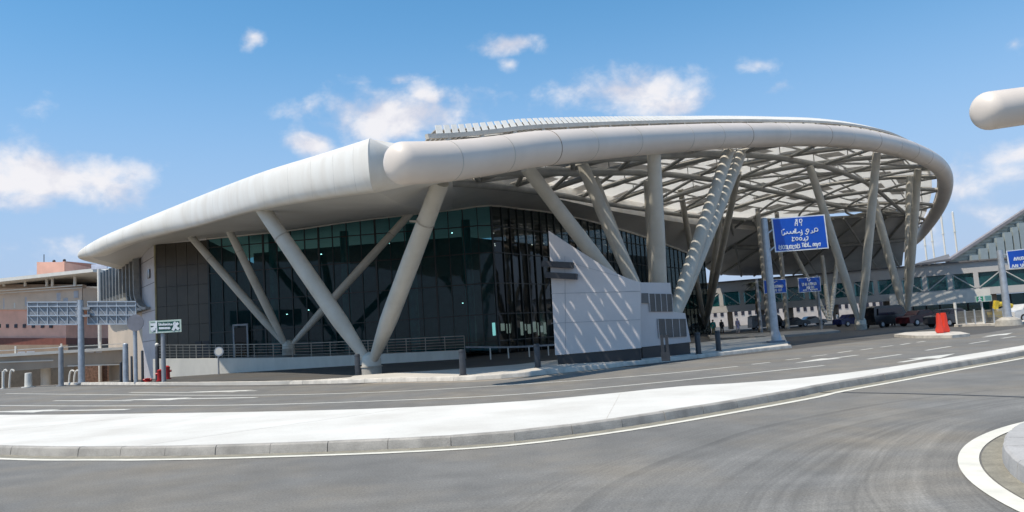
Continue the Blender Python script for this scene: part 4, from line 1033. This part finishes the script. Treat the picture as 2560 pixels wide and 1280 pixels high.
for x0, x1, y0, y1 in ((10, 30, 744, 772), (36, 54, 756, 770), (64, 74, 742, 765), (143, 155, 732, 752), (160, 185, 744, 756), (186, 197, 727, 745)):
    a, b = at(x0, y1, 111.5 - x0 * .026), at(x1, y0, 111.5 - x0 * .026); mb = MB(); mb.box((a + b) / 2, (b.x - a.x, .3, b.z - a.z)); mb.build('window', SILVER if x0 != 36 else OFFW, PB)
mb = MB(); mb.bar(at(-260, 745, 117.5), at(205, 713, 105.6), .16); mb.bar(at(-260, 751, 117.5), at(205, 719, 105.6), .10); mb.build('balcony_rail', OFFW, PB)
for px, py in ((135, 653), (161, 651)): mb = MB(); mb.sphere(at(px, py, 118.5), .22); mb.build('roof_fitting', BLACK, PB)
mb = MB(); mb.tube([at(110, 657, 119), at(110, 636, 119)], .06, 8); mb.build('antenna', BLACK, PB)
# beige wall below the fins
BW = MB(); a, b = at(270, 740, 96), at(390, 740, 80); BW.quad(up(a, -4), up(b, -4), up(b, 7.4), up(a, 7.6)); BW.mi = 1
for i in range(13):
    q = a.lerp(b, .08 + .9 * i / 13); BW.box(up(q, 3.9) + Vector((-.04, -.06, 0)), (.2, .2, 1.1))
tag(BW.build('annex_wall', [mat('beige_annex', (.52, .40, .31), .85, var=.08, scale=.4), BEIGED]), 'beige annex wall with slit windows below the curved fins', 'wall')
# white board on pole by the fins
p = at(250, 880, 96); o = thing('board_sign', p, 'blank white board on a pole beside the curved fins', 'sign')
a, b = at(230, 674, 96), at(268, 659, 96); mb = MB(); mb.box((a + b) / 2, (b.x - a.x, .3, b.z - a.z)); mb.build('board', mat('board_white', (.72, .74, .85), .5), o)
mb = MB(); mb.tube([up(p, PITZ), up(p, a.z)], .2, 12); mb.build('pole', OFFW, o, 40)
p = at(266, 632, 78); 

# ------------------------------------------------------------------ right background: footbridge, concourse, far wall
BR = thing('footbridge', (60, 140, 3.2), 'long glazed footbridge with diagonal braces crossing behind the columns', 'bridge')
bA, bB = at(1700, 720, 131), at(2720, 690, 107); bA.z = bB.z = 0
bdir = (bB - bA).normalized(); bnn = Vector((bdir.y, -bdir.x, 0)); bl = (bB - bA).length
def bp(u, z, off=0): return bA.lerp(bB, u) + bnn * off + Vector((0, 0, z))
mb = MB(); mb.prism([bp(0, 2.95), bp(1, 2.95), bp(1, 3.95), bp(0, 3.95)], -bnn * 5); mb.build('deck', BRIDGE, BR)
mb = MB(); mb.prism([bp(0, 6.1), bp(1, 6.1), bp(1, 7.65), bp(0, 7.65)], -bnn * 5); mb.build('roof_beam', BRIDGE, BR)
mb = MB(); mb.prism([bp(0, 7.65, .35), bp(1, 7.65, .35), bp(1, 7.85, .35), bp(0, 7.85, .35)], -bnn * 5.6); mb.build('roof', SLATE, BR)
NB = 17
for i in range(NB):
    u0, u1 = i / NB, (i + 1) / NB; w = .5 / bl
    mb = MB(); mb.quad(bp(u0 + w, 3.95, -.25), bp(u1 - w, 3.95, -.25), bp(u1 - w, 6.1, -.25), bp(u0 + w, 6.1, -.25)); mb.build('window', GLASS_TEAL, BR)
for i in range(NB + 1):
    u = i / NB; mb = MB(); mb.box(bp(u, 5.02, -.08), (.62, .2, 2.15), bdir, bnn); mb.build('mullion', BRIDGE, BR)
mb = MB()
for i in range(NB):
    u0, u1 = i / NB, (i + 1) / NB
    if i % 2 or i in (4,): mb.bar(bp(u0 + .005, 4.0, .03), bp(u1 - .005, 6.05, .03), .14)
    if i % 2 == 0 or i in (3, 5, 7): mb.bar(bp(u0 + .005, 6.05, .05), bp(u1 - .005, 4.0, .05), .14)
mb.build('braces', BRIDGE, BR)
mb = MB(); mb.quad(bp(0, 3.95, -4.9), bp(1, 3.95, -4.9), bp(1, 6.1, -4.9), bp(0, 6.1, -4.9)); mb.build('far_glazing', GLASS_TEAL, BR)
for u in (.04, .13, .22, .30, .42, .55, .80, .97): 
    q = bp(u, 0, -2.5); mb = MB(); mb.box(q + Vector((0, 0, 1.65)), (.7, .7, 2.95)); mb.build('pier', OVER if u > .1 else STEEL, BR)
# concourse with sloping roof
CB = thing('concourse_building', (95, 170, 0), 'far terminal wing with sloping shingled roof and stepped grey panels', 'building')
cd_ = 150
ridge = [at(2290, 670, cd_), at(2365, 655, cd_), at(2560, 526, cd_), at(2760, 395, cd_)]
low = [at(2290, 690, cd_), at(2365, 690, cd_), at(2560, 690, cd_), at(2760, 690, cd_)]
mb = MB(); mb.prism([low[1], low[3], ridge[3], ridge[1]], (17, 20, 0)); mb.build('gable_wall', SHINGLE, CB)
mb = MB(); mb.bar(ridge[1] + Vector((0, -.3, .1)), ridge[3] + Vector((0, -.3, .1)), 1.2, .5); mb.build('roof_edge', mat('roof_edge_grey', (.30, .27, .27), .6), CB)
mb = MB()
for k in range(26):
    z = .5 + k * .62; 
    a = low[1] + Vector((0, -.05, z + 1)); 
    t_ = (a.z - ridge[1].z) / (ridge[3].z - ridge[1].z); xl = ridge[1].x + max(0, t_) * (ridge[3].x - ridge[1].x) + .6
    mb.bar(Vector((xl, cd_ - .08, a.z)), Vector((low[3].x, cd_ - .08, a.z + .5)), .06, .10)
mb.build('shingle_courses', mat('shingle_shadow', (.36, .35, .30), .8), CB)
st = [(2428, 2445, 637), (2449, 2468, 620), (2469.5, 2488, 607), (2489.5, 2508, 593), (2509.5, 2528, 580), (2529.5, 2544, 567), (2545.5, 2566, 556), (2567.5, 2590, 540), (2591.5, 2620, 522)]
for x0, x1, y in st:
    a, b, c = at(x0, y, cd_ - 1.2), at(x1, y, cd_ - 1.2), at(x0, 690, cd_ - 1.2); mb = MB(); mb.box(((a.x + b.x) / 2, cd_ - .7, (c.z + b.z) / 2), (b.x - a.x - .06, 1.2, b.z - c.z)); mb.build('stepped_panel', GREYP, CB)
mb = MB(); mb.prism([at(2288, 665, 148), at(2378, 652, 148), at(2372, 640, 160), at(2300, 660, 160)], (0, 0, .4)); mb.build('lower_roof', SLATE, CB)
# ground-floor glazing below the bridge at the right
mb = MB(); a, b = at(2285, 800, 121), at(2760, 790, 112); mb.prism([up(a, 0), up(b, 0), up(b, 2.9), up(a, 2.9)], (0, 3, 0)); gfo = mb.build('ground_floor_glazing', GLASS_TEAL, CB)
for k in range(14): q = a.lerp(b, k / 13); mb = MB(); mb.box(up(q, 1.4) + Vector((0, -.06, 0)), (.2, .12, 2.8)); mb.build('glazing_bar', BLACK, gfo)
# canopy strip under the bridge
mb = MB(); mb.bar(bp(.56, 2.85, 1.3), bp(.79, 2.85, 1.3), .25, 1.8); mb.build('entrance_awning', OFFW, CB)
# flagpoles
tops = [(2308, 572), (2326, 560), (2352, 537), (2381, 531)]
for k, (px, py) in enumerate(tops):
    q = at(px, py, 185); o = thing('flagpole', up(q, 0), ('white flagpole nearest the canopy tube, leftmost of four', 'white flagpole second from the canopy tube', 'white flagpole second from the sloping roof', 'white flagpole nearest the sloping roof, rightmost of four')[k], 'flagpole', 'flagpoles behind the footbridge')
    mb = MB(); mb.tube([up(q, 0), up(q, q.z * .75), q], [.2, .2, .24], 10); mb.build('shaft', WHITE, o, 40)
    mb = MB(); mb.sphere(q, .2); mb.build('finial', WHITE, o, 60)
    mb = MB(); mb.tube([up(q, q.z * .80), up(q, q.z * .81)], .30, 10); mb.build('collar', OFFW, o, 40)
# pale far buildings seen under the bridge
mb = MB(); a, b = at(1690, 790, 235), at(2290, 770, 235); mb.box(((a.x + b.x) / 2, 238, 3.2), (b.x - a.x, 4, 6.4)); fw = tag(mb.build('far_building', PALEW), 'long pale low building seen under the footbridge', 'building')
mb = MB(); 
for k in range(34): mb = MB(); mb.box((a.x + 1.5 + k * (b.x - a.x - 3) / 33, 235.95, 3.6), (.9, .12, 1.4)); mb.build('window', DGLASS, fw)

# ------------------------------------------------------------------ right street furniture
def barrier(px, py, label, yaw, W=.62):
    p = gnd(px, py, KH); p.z = KH; o = thing('traffic_barrier', p, label, 'barrier', 'red plastic barriers on the corner island')
    c, s = math.cos(yaw), math.sin(yaw); X, Y = Vector((c, s, 0)), Vector((-s, c, 0)); mb = MB()
    prof = [(-.30, 0), (.30, 0), (.30, .18), (.20, .34), (.12, .95), (.06, 1.08), (-.06, 1.08), (-.12, .95), (-.20, .34), (-.30, .18)]
    def ring(x, k): return [p + X * (x * W) + Y * (u * k * W) + Vector((0, 0, z + .06)) for u, z in prof]
    R_ = [ring(x, k) for x, k in ((-.42, .8), (-.36, 1), (-.1, 1), (-.06, .9), (.06, .9), (.1, 1), (.36, 1), (.42, .8))]
    mb.loft([r_ + [r_[0]] for r_ in R_]); mb.add(R_[0], [tuple(range(10))]); mb.add(R_[-1], [tuple(reversed(range(10)))]); mb.build('body', REDP, o, 30)
    for u in (-.28, .28): mb = MB(); mb.box(p + X * u * W + Vector((0, 0, .03)), (.1, .3, .06), X, Y); mb.build('foot', REDP, o)
    return o
barrier(2350, 833, 'left of two red plastic barriers on the corner island', 1.25); barrier(2363, 831, 'right of two red plastic barriers on the corner island', 1.5)
FN = thing('fence', gnd(2392, 812), 'low grey bar fence in front of the ground-floor glazing', 'fence')
fa_, fb = gnd(2392, 812, KH), gnd(2510, 806, KH); mb = MB()
for z in (.12, .55, 1.0): mb.bar(fa_ + Vector((0, 0, z)), fb + Vector((0, 0, z)), .05)
for k in range(50): q = fa_.lerp(fb, k / 49); mb.box(q + Vector((0, 0, .55)), (.035, .035, .9))
mb.build('bars', RAIL, FN)
for k in range(6): q = fa_.lerp(fb, k / 5); mb = MB(); mb.box(q + Vector((0, -.03, .55)), (.09, .09, 1.15)); mb.build('fence_post', GALV, FN)
p = gnd(2393, 812, KH); o = thing('lamp_post', p, 'slim white post lamp at the left end of the grey fence', 'lamp'); z = at(2388, 756, p.y).z
mb = MB(); mb.tube([p, up(p, z - .5)], .07, 12); mb.build('shaft', OFFW, o, 40); mb = MB(); mb.tube([up(p, z - .5), up(p, z)], .11, 12); mb.build('lamp_head', OFFW, o, 40)
p = gnd(2460, 809, KH); o = thing('information_sign', p, 'green exit sign with white figure on a post behind the fence', 'sign'); yy = p.y
mb = MB(); mb.tube([p, up(p, at(2456, 745, yy).z)], .07, 12); mb.build('pole', OFFW, o, 40)
P0, P1, P3 = at(2438, 741, yy - .15), at(2458, 739, yy - .15), at(2440, 756, yy - .15); n, e = board(o, P0, P1 - P0, P3 - P0, mat('exit_green', (.02, .30, .14), .4), GREENB, bw=.06)
f = lambda x, y: P0 + n * e + (P1 - P0) * x + (P3 - P0) * y
mb = MB(); strokes(mb, f, [loopy(.4, .2, .12, .14), [(.3, .45), (.55, .4), (.7, .5)], [(.5, .45), (.4, .75), (.25, .8)], [(.45, .65), (.65, .85)]], .06, n); mb.build('lettering', SIGNTXT, o)
P0, P1, P3 = at(2460, 739, yy - .15), at(2478, 737, yy - .15), at(2462, 754, yy - .15); n, e = board(o, P0, P1 - P0, P3 - P0, mat('exit_teal', (.16, .34, .32), .4), GREENB, bw=.05, nm='side_panel')
# boom / yellow machine
p = gnd(2490, 806, KH); o = thing('yellow_machine', p, 'small yellow lifting machine beside the fence at the right', 'machine'); yy = p.y
a, b, c = at(2489, 790, yy), at(2491, 752, yy), at(2530, 765, yy)
mb = MB(); mb.bar(up(p, .9), b, .32, .28); mb.build('mast', YEL, o); mb = MB(); mb.tube(crom([b + Vector((.1, 0, -.3)), at(2508, 760, yy), c], 6), .18, 8); mb.build('arm', YEL, o, 40)
mb = MB(); q = at(2505, 783, yy); mb.box(q, (1.0, .8, .7)); mb.build('cab', OFFW, o); mb = MB(); mb.box(up(p, .75) + Vector((.3, 0, 0)), (1.3, .9, .5)); mb.build('chassis', YEL, o)
for s in (-.3, .9): mb = MB(); mb.tube([up(p, .3) + Vector((s, -.5, 0)), up(p, .3) + Vector((s, .5, 0))], .3, 14); mb.build('wheel', TYRE, o, 40)

# ------------------------------------------------------------------ cars and people under the canopy
def car(name, px, py, label, m, yaw=0, van=False, L_=4.4, grp='vehicles parked under the canopy', H=None):
    p = gnd(px, py); p.z = 0; o = thing(name, p, label, 'car' if not van else 'van', grp)
    X, Y = Vector((math.cos(yaw), math.sin(yaw), 0)), Vector((-math.sin(yaw), math.cos(yaw), 0)); W = .88
    if van: body = [(-.5, .3), (-.5, 1.1), (-.48, 1.95), (-.40, 2.1), (.30, 2.1), (.40, 1.9), (.48, 1.15), (.5, .9), (.5, .3)]; L_ = 4.9; W = .95
    else: body = [(-.5, .28), (-.5, .85), (-.44, .95), (-.30, 1.0), (-.2, 1.42), (.08, 1.45), (.24, .98), (.44, .86), (.5, .7), (.5, .28)]
    def sec(w, shrink=0): return [p + X * (u * L_) + Y * w * (1 if z < 1.0 else .86) + Vector((0, 0, z)) for u, z in body]
    mb = MB(); a, b = sec(-W), sec(W); mb.loft([a, b], closed=True); mb.add(a, [tuple(range(len(body)))]); mb.add(b, [tuple(reversed(range(len(body))))]); mb.build('body', m, o, 25)
    wz0, wz1 = (1.2, 1.85) if van else (1.0, 1.36)
    for s in (-1, 1):
        mb = MB(); k = W * (.87 if not van else .93)
        lo_ = [(-.40, wz0), (.36, wz0), (.30, wz1), (-.38, wz1)] if van else [(-.27, wz0), (.21, wz0), (.07, wz1), (-.19, wz1)]
        q = [p + X * (u * L_) + Y * s * (k + .02) + Vector((0, 0, z)) for u, z in lo_]; mb.prism(q, Y * s * .015); mb.build('window', DGLASS, o)
    for u in (-.31, .31):
        for s in (-1, 1):
            c = p + X * (u * L_) + Y * s * (W - .08) + Vector((0, 0, .32)); mb = MB(); mb.tube([c - Y * .11, c + Y * .11], .32, 18); w_ = mb.build('wheel', TYRE, o, 40)
            mb = MB(); mb.tube([c + Y * s * .10, c + Y * s * .125], .19, 14); mb.build('rim', GALV, w_, 40)
    for s in (-1, 1): mb = MB(); mb.box(p + X * (L_ * .497) + Y * s * .6 + Vector((0, 0, .72)), (.06, .35, .14), X, Y); mb.build('headlight', OFFW, o)
    return o
CARB = mat('blue_car_paint', (.008, .015, .075), .25); CARK = mat('black_car_paint', (.012, .012, .014), .25); CARR = mat('red_car_paint', (.045, .006, .009), .3); CARW = mat('white_car_paint', (.6, .6, .6), .25); CARG = mat('grey_car_paint', (.045, .045, .05), .25)
car('parked_car', 2133, 815, 'dark blue car parked beyond the column right of the blue signs', CARB, .25)
car('parked_van', 2212, 818, 'black van parked between the two groups of slanting columns', CARK, .5, van=True)
car('parked_car', 2305, 813, 'dark red car parked left of the red barriers', CARR, .3)
car('parked_car', 2380, 815, 'dark grey car partly behind the red barriers', CARG, .4)
car('parked_car', 1985, 818, 'dark car in shade just right of the tall sign pole', CARK, .1)
car('parked_van', 1915, 822, 'dark van in the shade behind the tall sign pole', CARG, .1, van=True)
car('parked_car', 1745, 824, 'dark car in the shade behind the vent block', CARK, .2)
car('parked_car', 2575, 803, 'white car at the right edge behind the slanting pole', CARW, .2)
car('parked_car', 2030, 813, 'pale car in sunlight beyond the canopy', CARW, .1)

def person(px, py, h, label, top_m, leg_m, head_m=None, yaw=0.0, long_top=False):
    p = gnd(px, py, 0); p.z = 0; o = thing('person', p, label, 'person', 'people under the canopy')
    k = h / 1.75; X = Vector((math.cos(yaw), math.sin(yaw), 0)); Y = Vector((-X.y, X.x, 0))
    def V(x, y, z): return p + (X * x + Y * y) * k + Vector((0, 0, z * k))
    # one continuous body grown from a jointed skeleton
    J = [V(0, 0, .95), V(0, 0, 1.15), V(0, -.01, 1.40), V(0, 0, 1.50), V(0, -.01, 1.60), V(0, -.01, 1.70),
         V(.10, 0, .90), V(.11, -.06, .50), V(.12, -.02, .09), V(.13, -.14, .04),
         V(-.10, 0, .90), V(-.11, .05, .50), V(-.12, .14, .10), V(-.13, .03, .04),
         V(.19, 0, 1.42), V(.25, .02, 1.14), V(.26, -.10, .90), V(.26, -.13, .82), V(-.19, 0, 1.42), V(-.25, .0, 1.14), V(-.25, -.06, .90), V(-.25, -.09, .82)]
    E = [(0, 1), (1, 2), (2, 3), (3, 4), (4, 5), (0, 6), (6, 7), (7, 8), (8, 9), (0, 10), (10, 11), (11, 12), (12, 13), (2, 14), (14, 15), (15, 16), (16, 17), (2, 18), (18, 19), (19, 20), (20, 21)]
    rr = [.15, .14, .16, .06, .095, .08, .10, .07, .05, .045, .10, .07, .05, .045, .065, .05, .04, .035, .065, .05, .04, .035]
    me = bpy.data.meshes.new('body'); me.from_pydata([tuple(v - p) for v in J], E, []); b = bpy.data.objects.new('body', me); COL.objects.link(b); b.parent = o
    sk = b.modifiers.new('skin', 'SKIN'); sk.use_smooth_shade = True
    for i, v in enumerate(me.skin_vertices[0].data): v.radius = (rr[i] * k, rr[i] * k); v.use_root = (i == 0)
    b.modifiers.new('sub', 'SUBSURF').levels = 1; me.materials.append(SKIN)
    mb = MB(); zs = [(.80 if not long_top else .55, .20), (.95, .185), (1.15, .175), (1.38, .205), (1.47, .13), (1.52, .085)]
    mb.loft([[V(r_ * 1.12 * math.cos(a), r_ * .75 * math.sin(a), z) for a in [2 * math.pi * i / 16 for i in range(17)]] for z, r_ in zs])
    for s, e1, w1 in ((1, J[15], J[16]), (-1, J[19], J[20])): mb.tube([V(.15 * s, 0, 1.44), J[14] if s > 0 else J[18], e1, w1], [.09 * k, .085 * k, .068 * k, .058 * k], 10)
    mb.build('shirt', top_m, o, 60)
    mb = MB()
    for q in ((6, 7, 8), (10, 11, 12)): mb.tube([J[q[0]] + Vector((0, 0, .06)), J[q[1]], J[q[2]] - Vector((0, 0, .02))], [.125 * k, .09 * k, .075 * k], 12)
    mb.build('trousers', leg_m, o, 60)
    mb = MB(); mb.sphere(V(0, .015, 1.68), .112 * k, 12, 8, (1, 1.1, 1.0)); mb.build('hair', head_m or HAIR, o, 60)
    return o
LAV = mat('lavender_cloth', (.42, .40, .58), .8); PALE = mat('pale_cloth', (.55, .50, .50), .8); TEAL = mat('teal_cloth', (.02, .20, .20), .8); OLV = mat('khaki_cloth', (.25, .23, .12), .8); DKC = mat('dark_cloth', (.02, .02, .025), .8); REDC = mat('orange_cloth', (.5, .09, .04), .8); WHC = mat('white_cloth', (.65, .65, .65), .8); BLC = mat('blue_cloth', (.10, .16, .40), .8)
person(1846, 833, 1.8, 'person in long lavender top and pale trousers walking below the footbridge', LAV, PALE, LAV, .3, True)
person(1785, 838, 1.8, 'person in teal shirt and khaki trousers beside the slanting columns', TEAL, OLV, None, -.4)
person(1806, 834, 1.75, 'person in dark clothes right of the one in teal', DKC, DKC, None, .2)
person(2223, 815, 1.7, 'person in orange top standing by the black van', REDC, WHC, None, .5)
person(2234, 816, 1.7, 'person in blue top beside the one in orange', BLC, DKC, None, -.3)
person(2095, 814, 1.7, 'person in white top near the dark blue car', WHC, DKC, None, .8)

# palm in the shade beneath the canopy
p = gnd(1900, 830); p.z = 0; PT = thing('palm_tree', p, 'small dark palm tree standing in the shade left of the sign pole', 'palm tree')
zt = at(1893, 712, p.y).z; mb = MB(); mb.tube([p + Vector((.1 * math.sin(i), 0, zt * i / 8)) for i in range(9)], [.2 - .008 * i for i in range(9)], 10); mb.build('trunk', TRUNK, PT, 40)
mb = MB(); hd = p + Vector((0, 0, zt))
for i in range(26):
    a = random.uniform(0, 6.28); el = random.uniform(-.2, 1.2); Lf = random.uniform(1.3, 2.0); pts = []
    for j in range(8):
        u = j / 7; r_ = Lf * u; pts.append(hd + Vector((math.cos(a) * r_ * math.cos(el * .6), math.sin(a) * r_ * math.cos(el * .6), Lf * (u * math.sin(el) - .75 * u * u))))
    for j in range(1, 8):
        d = (pts[j] - pts[j - 1]).normalized(); sd_ = d.cross(Vector((0, 0, 1))).normalized()
        for s in (-1, 1):
            for k in range(2):
                b_ = pts[j - 1].lerp(pts[j], k / 2); tip_ = b_ + sd_ * s * .38 * (1 - .4 * abs(j - 4) / 4) + d * .25 - Vector((0, 0, .12))
                mb.quad(b_ - d * .03, tip_, b_ + d * .05)
mb.build('crown', LEAF, PT)
print('objects', len(bpy.data.objects))
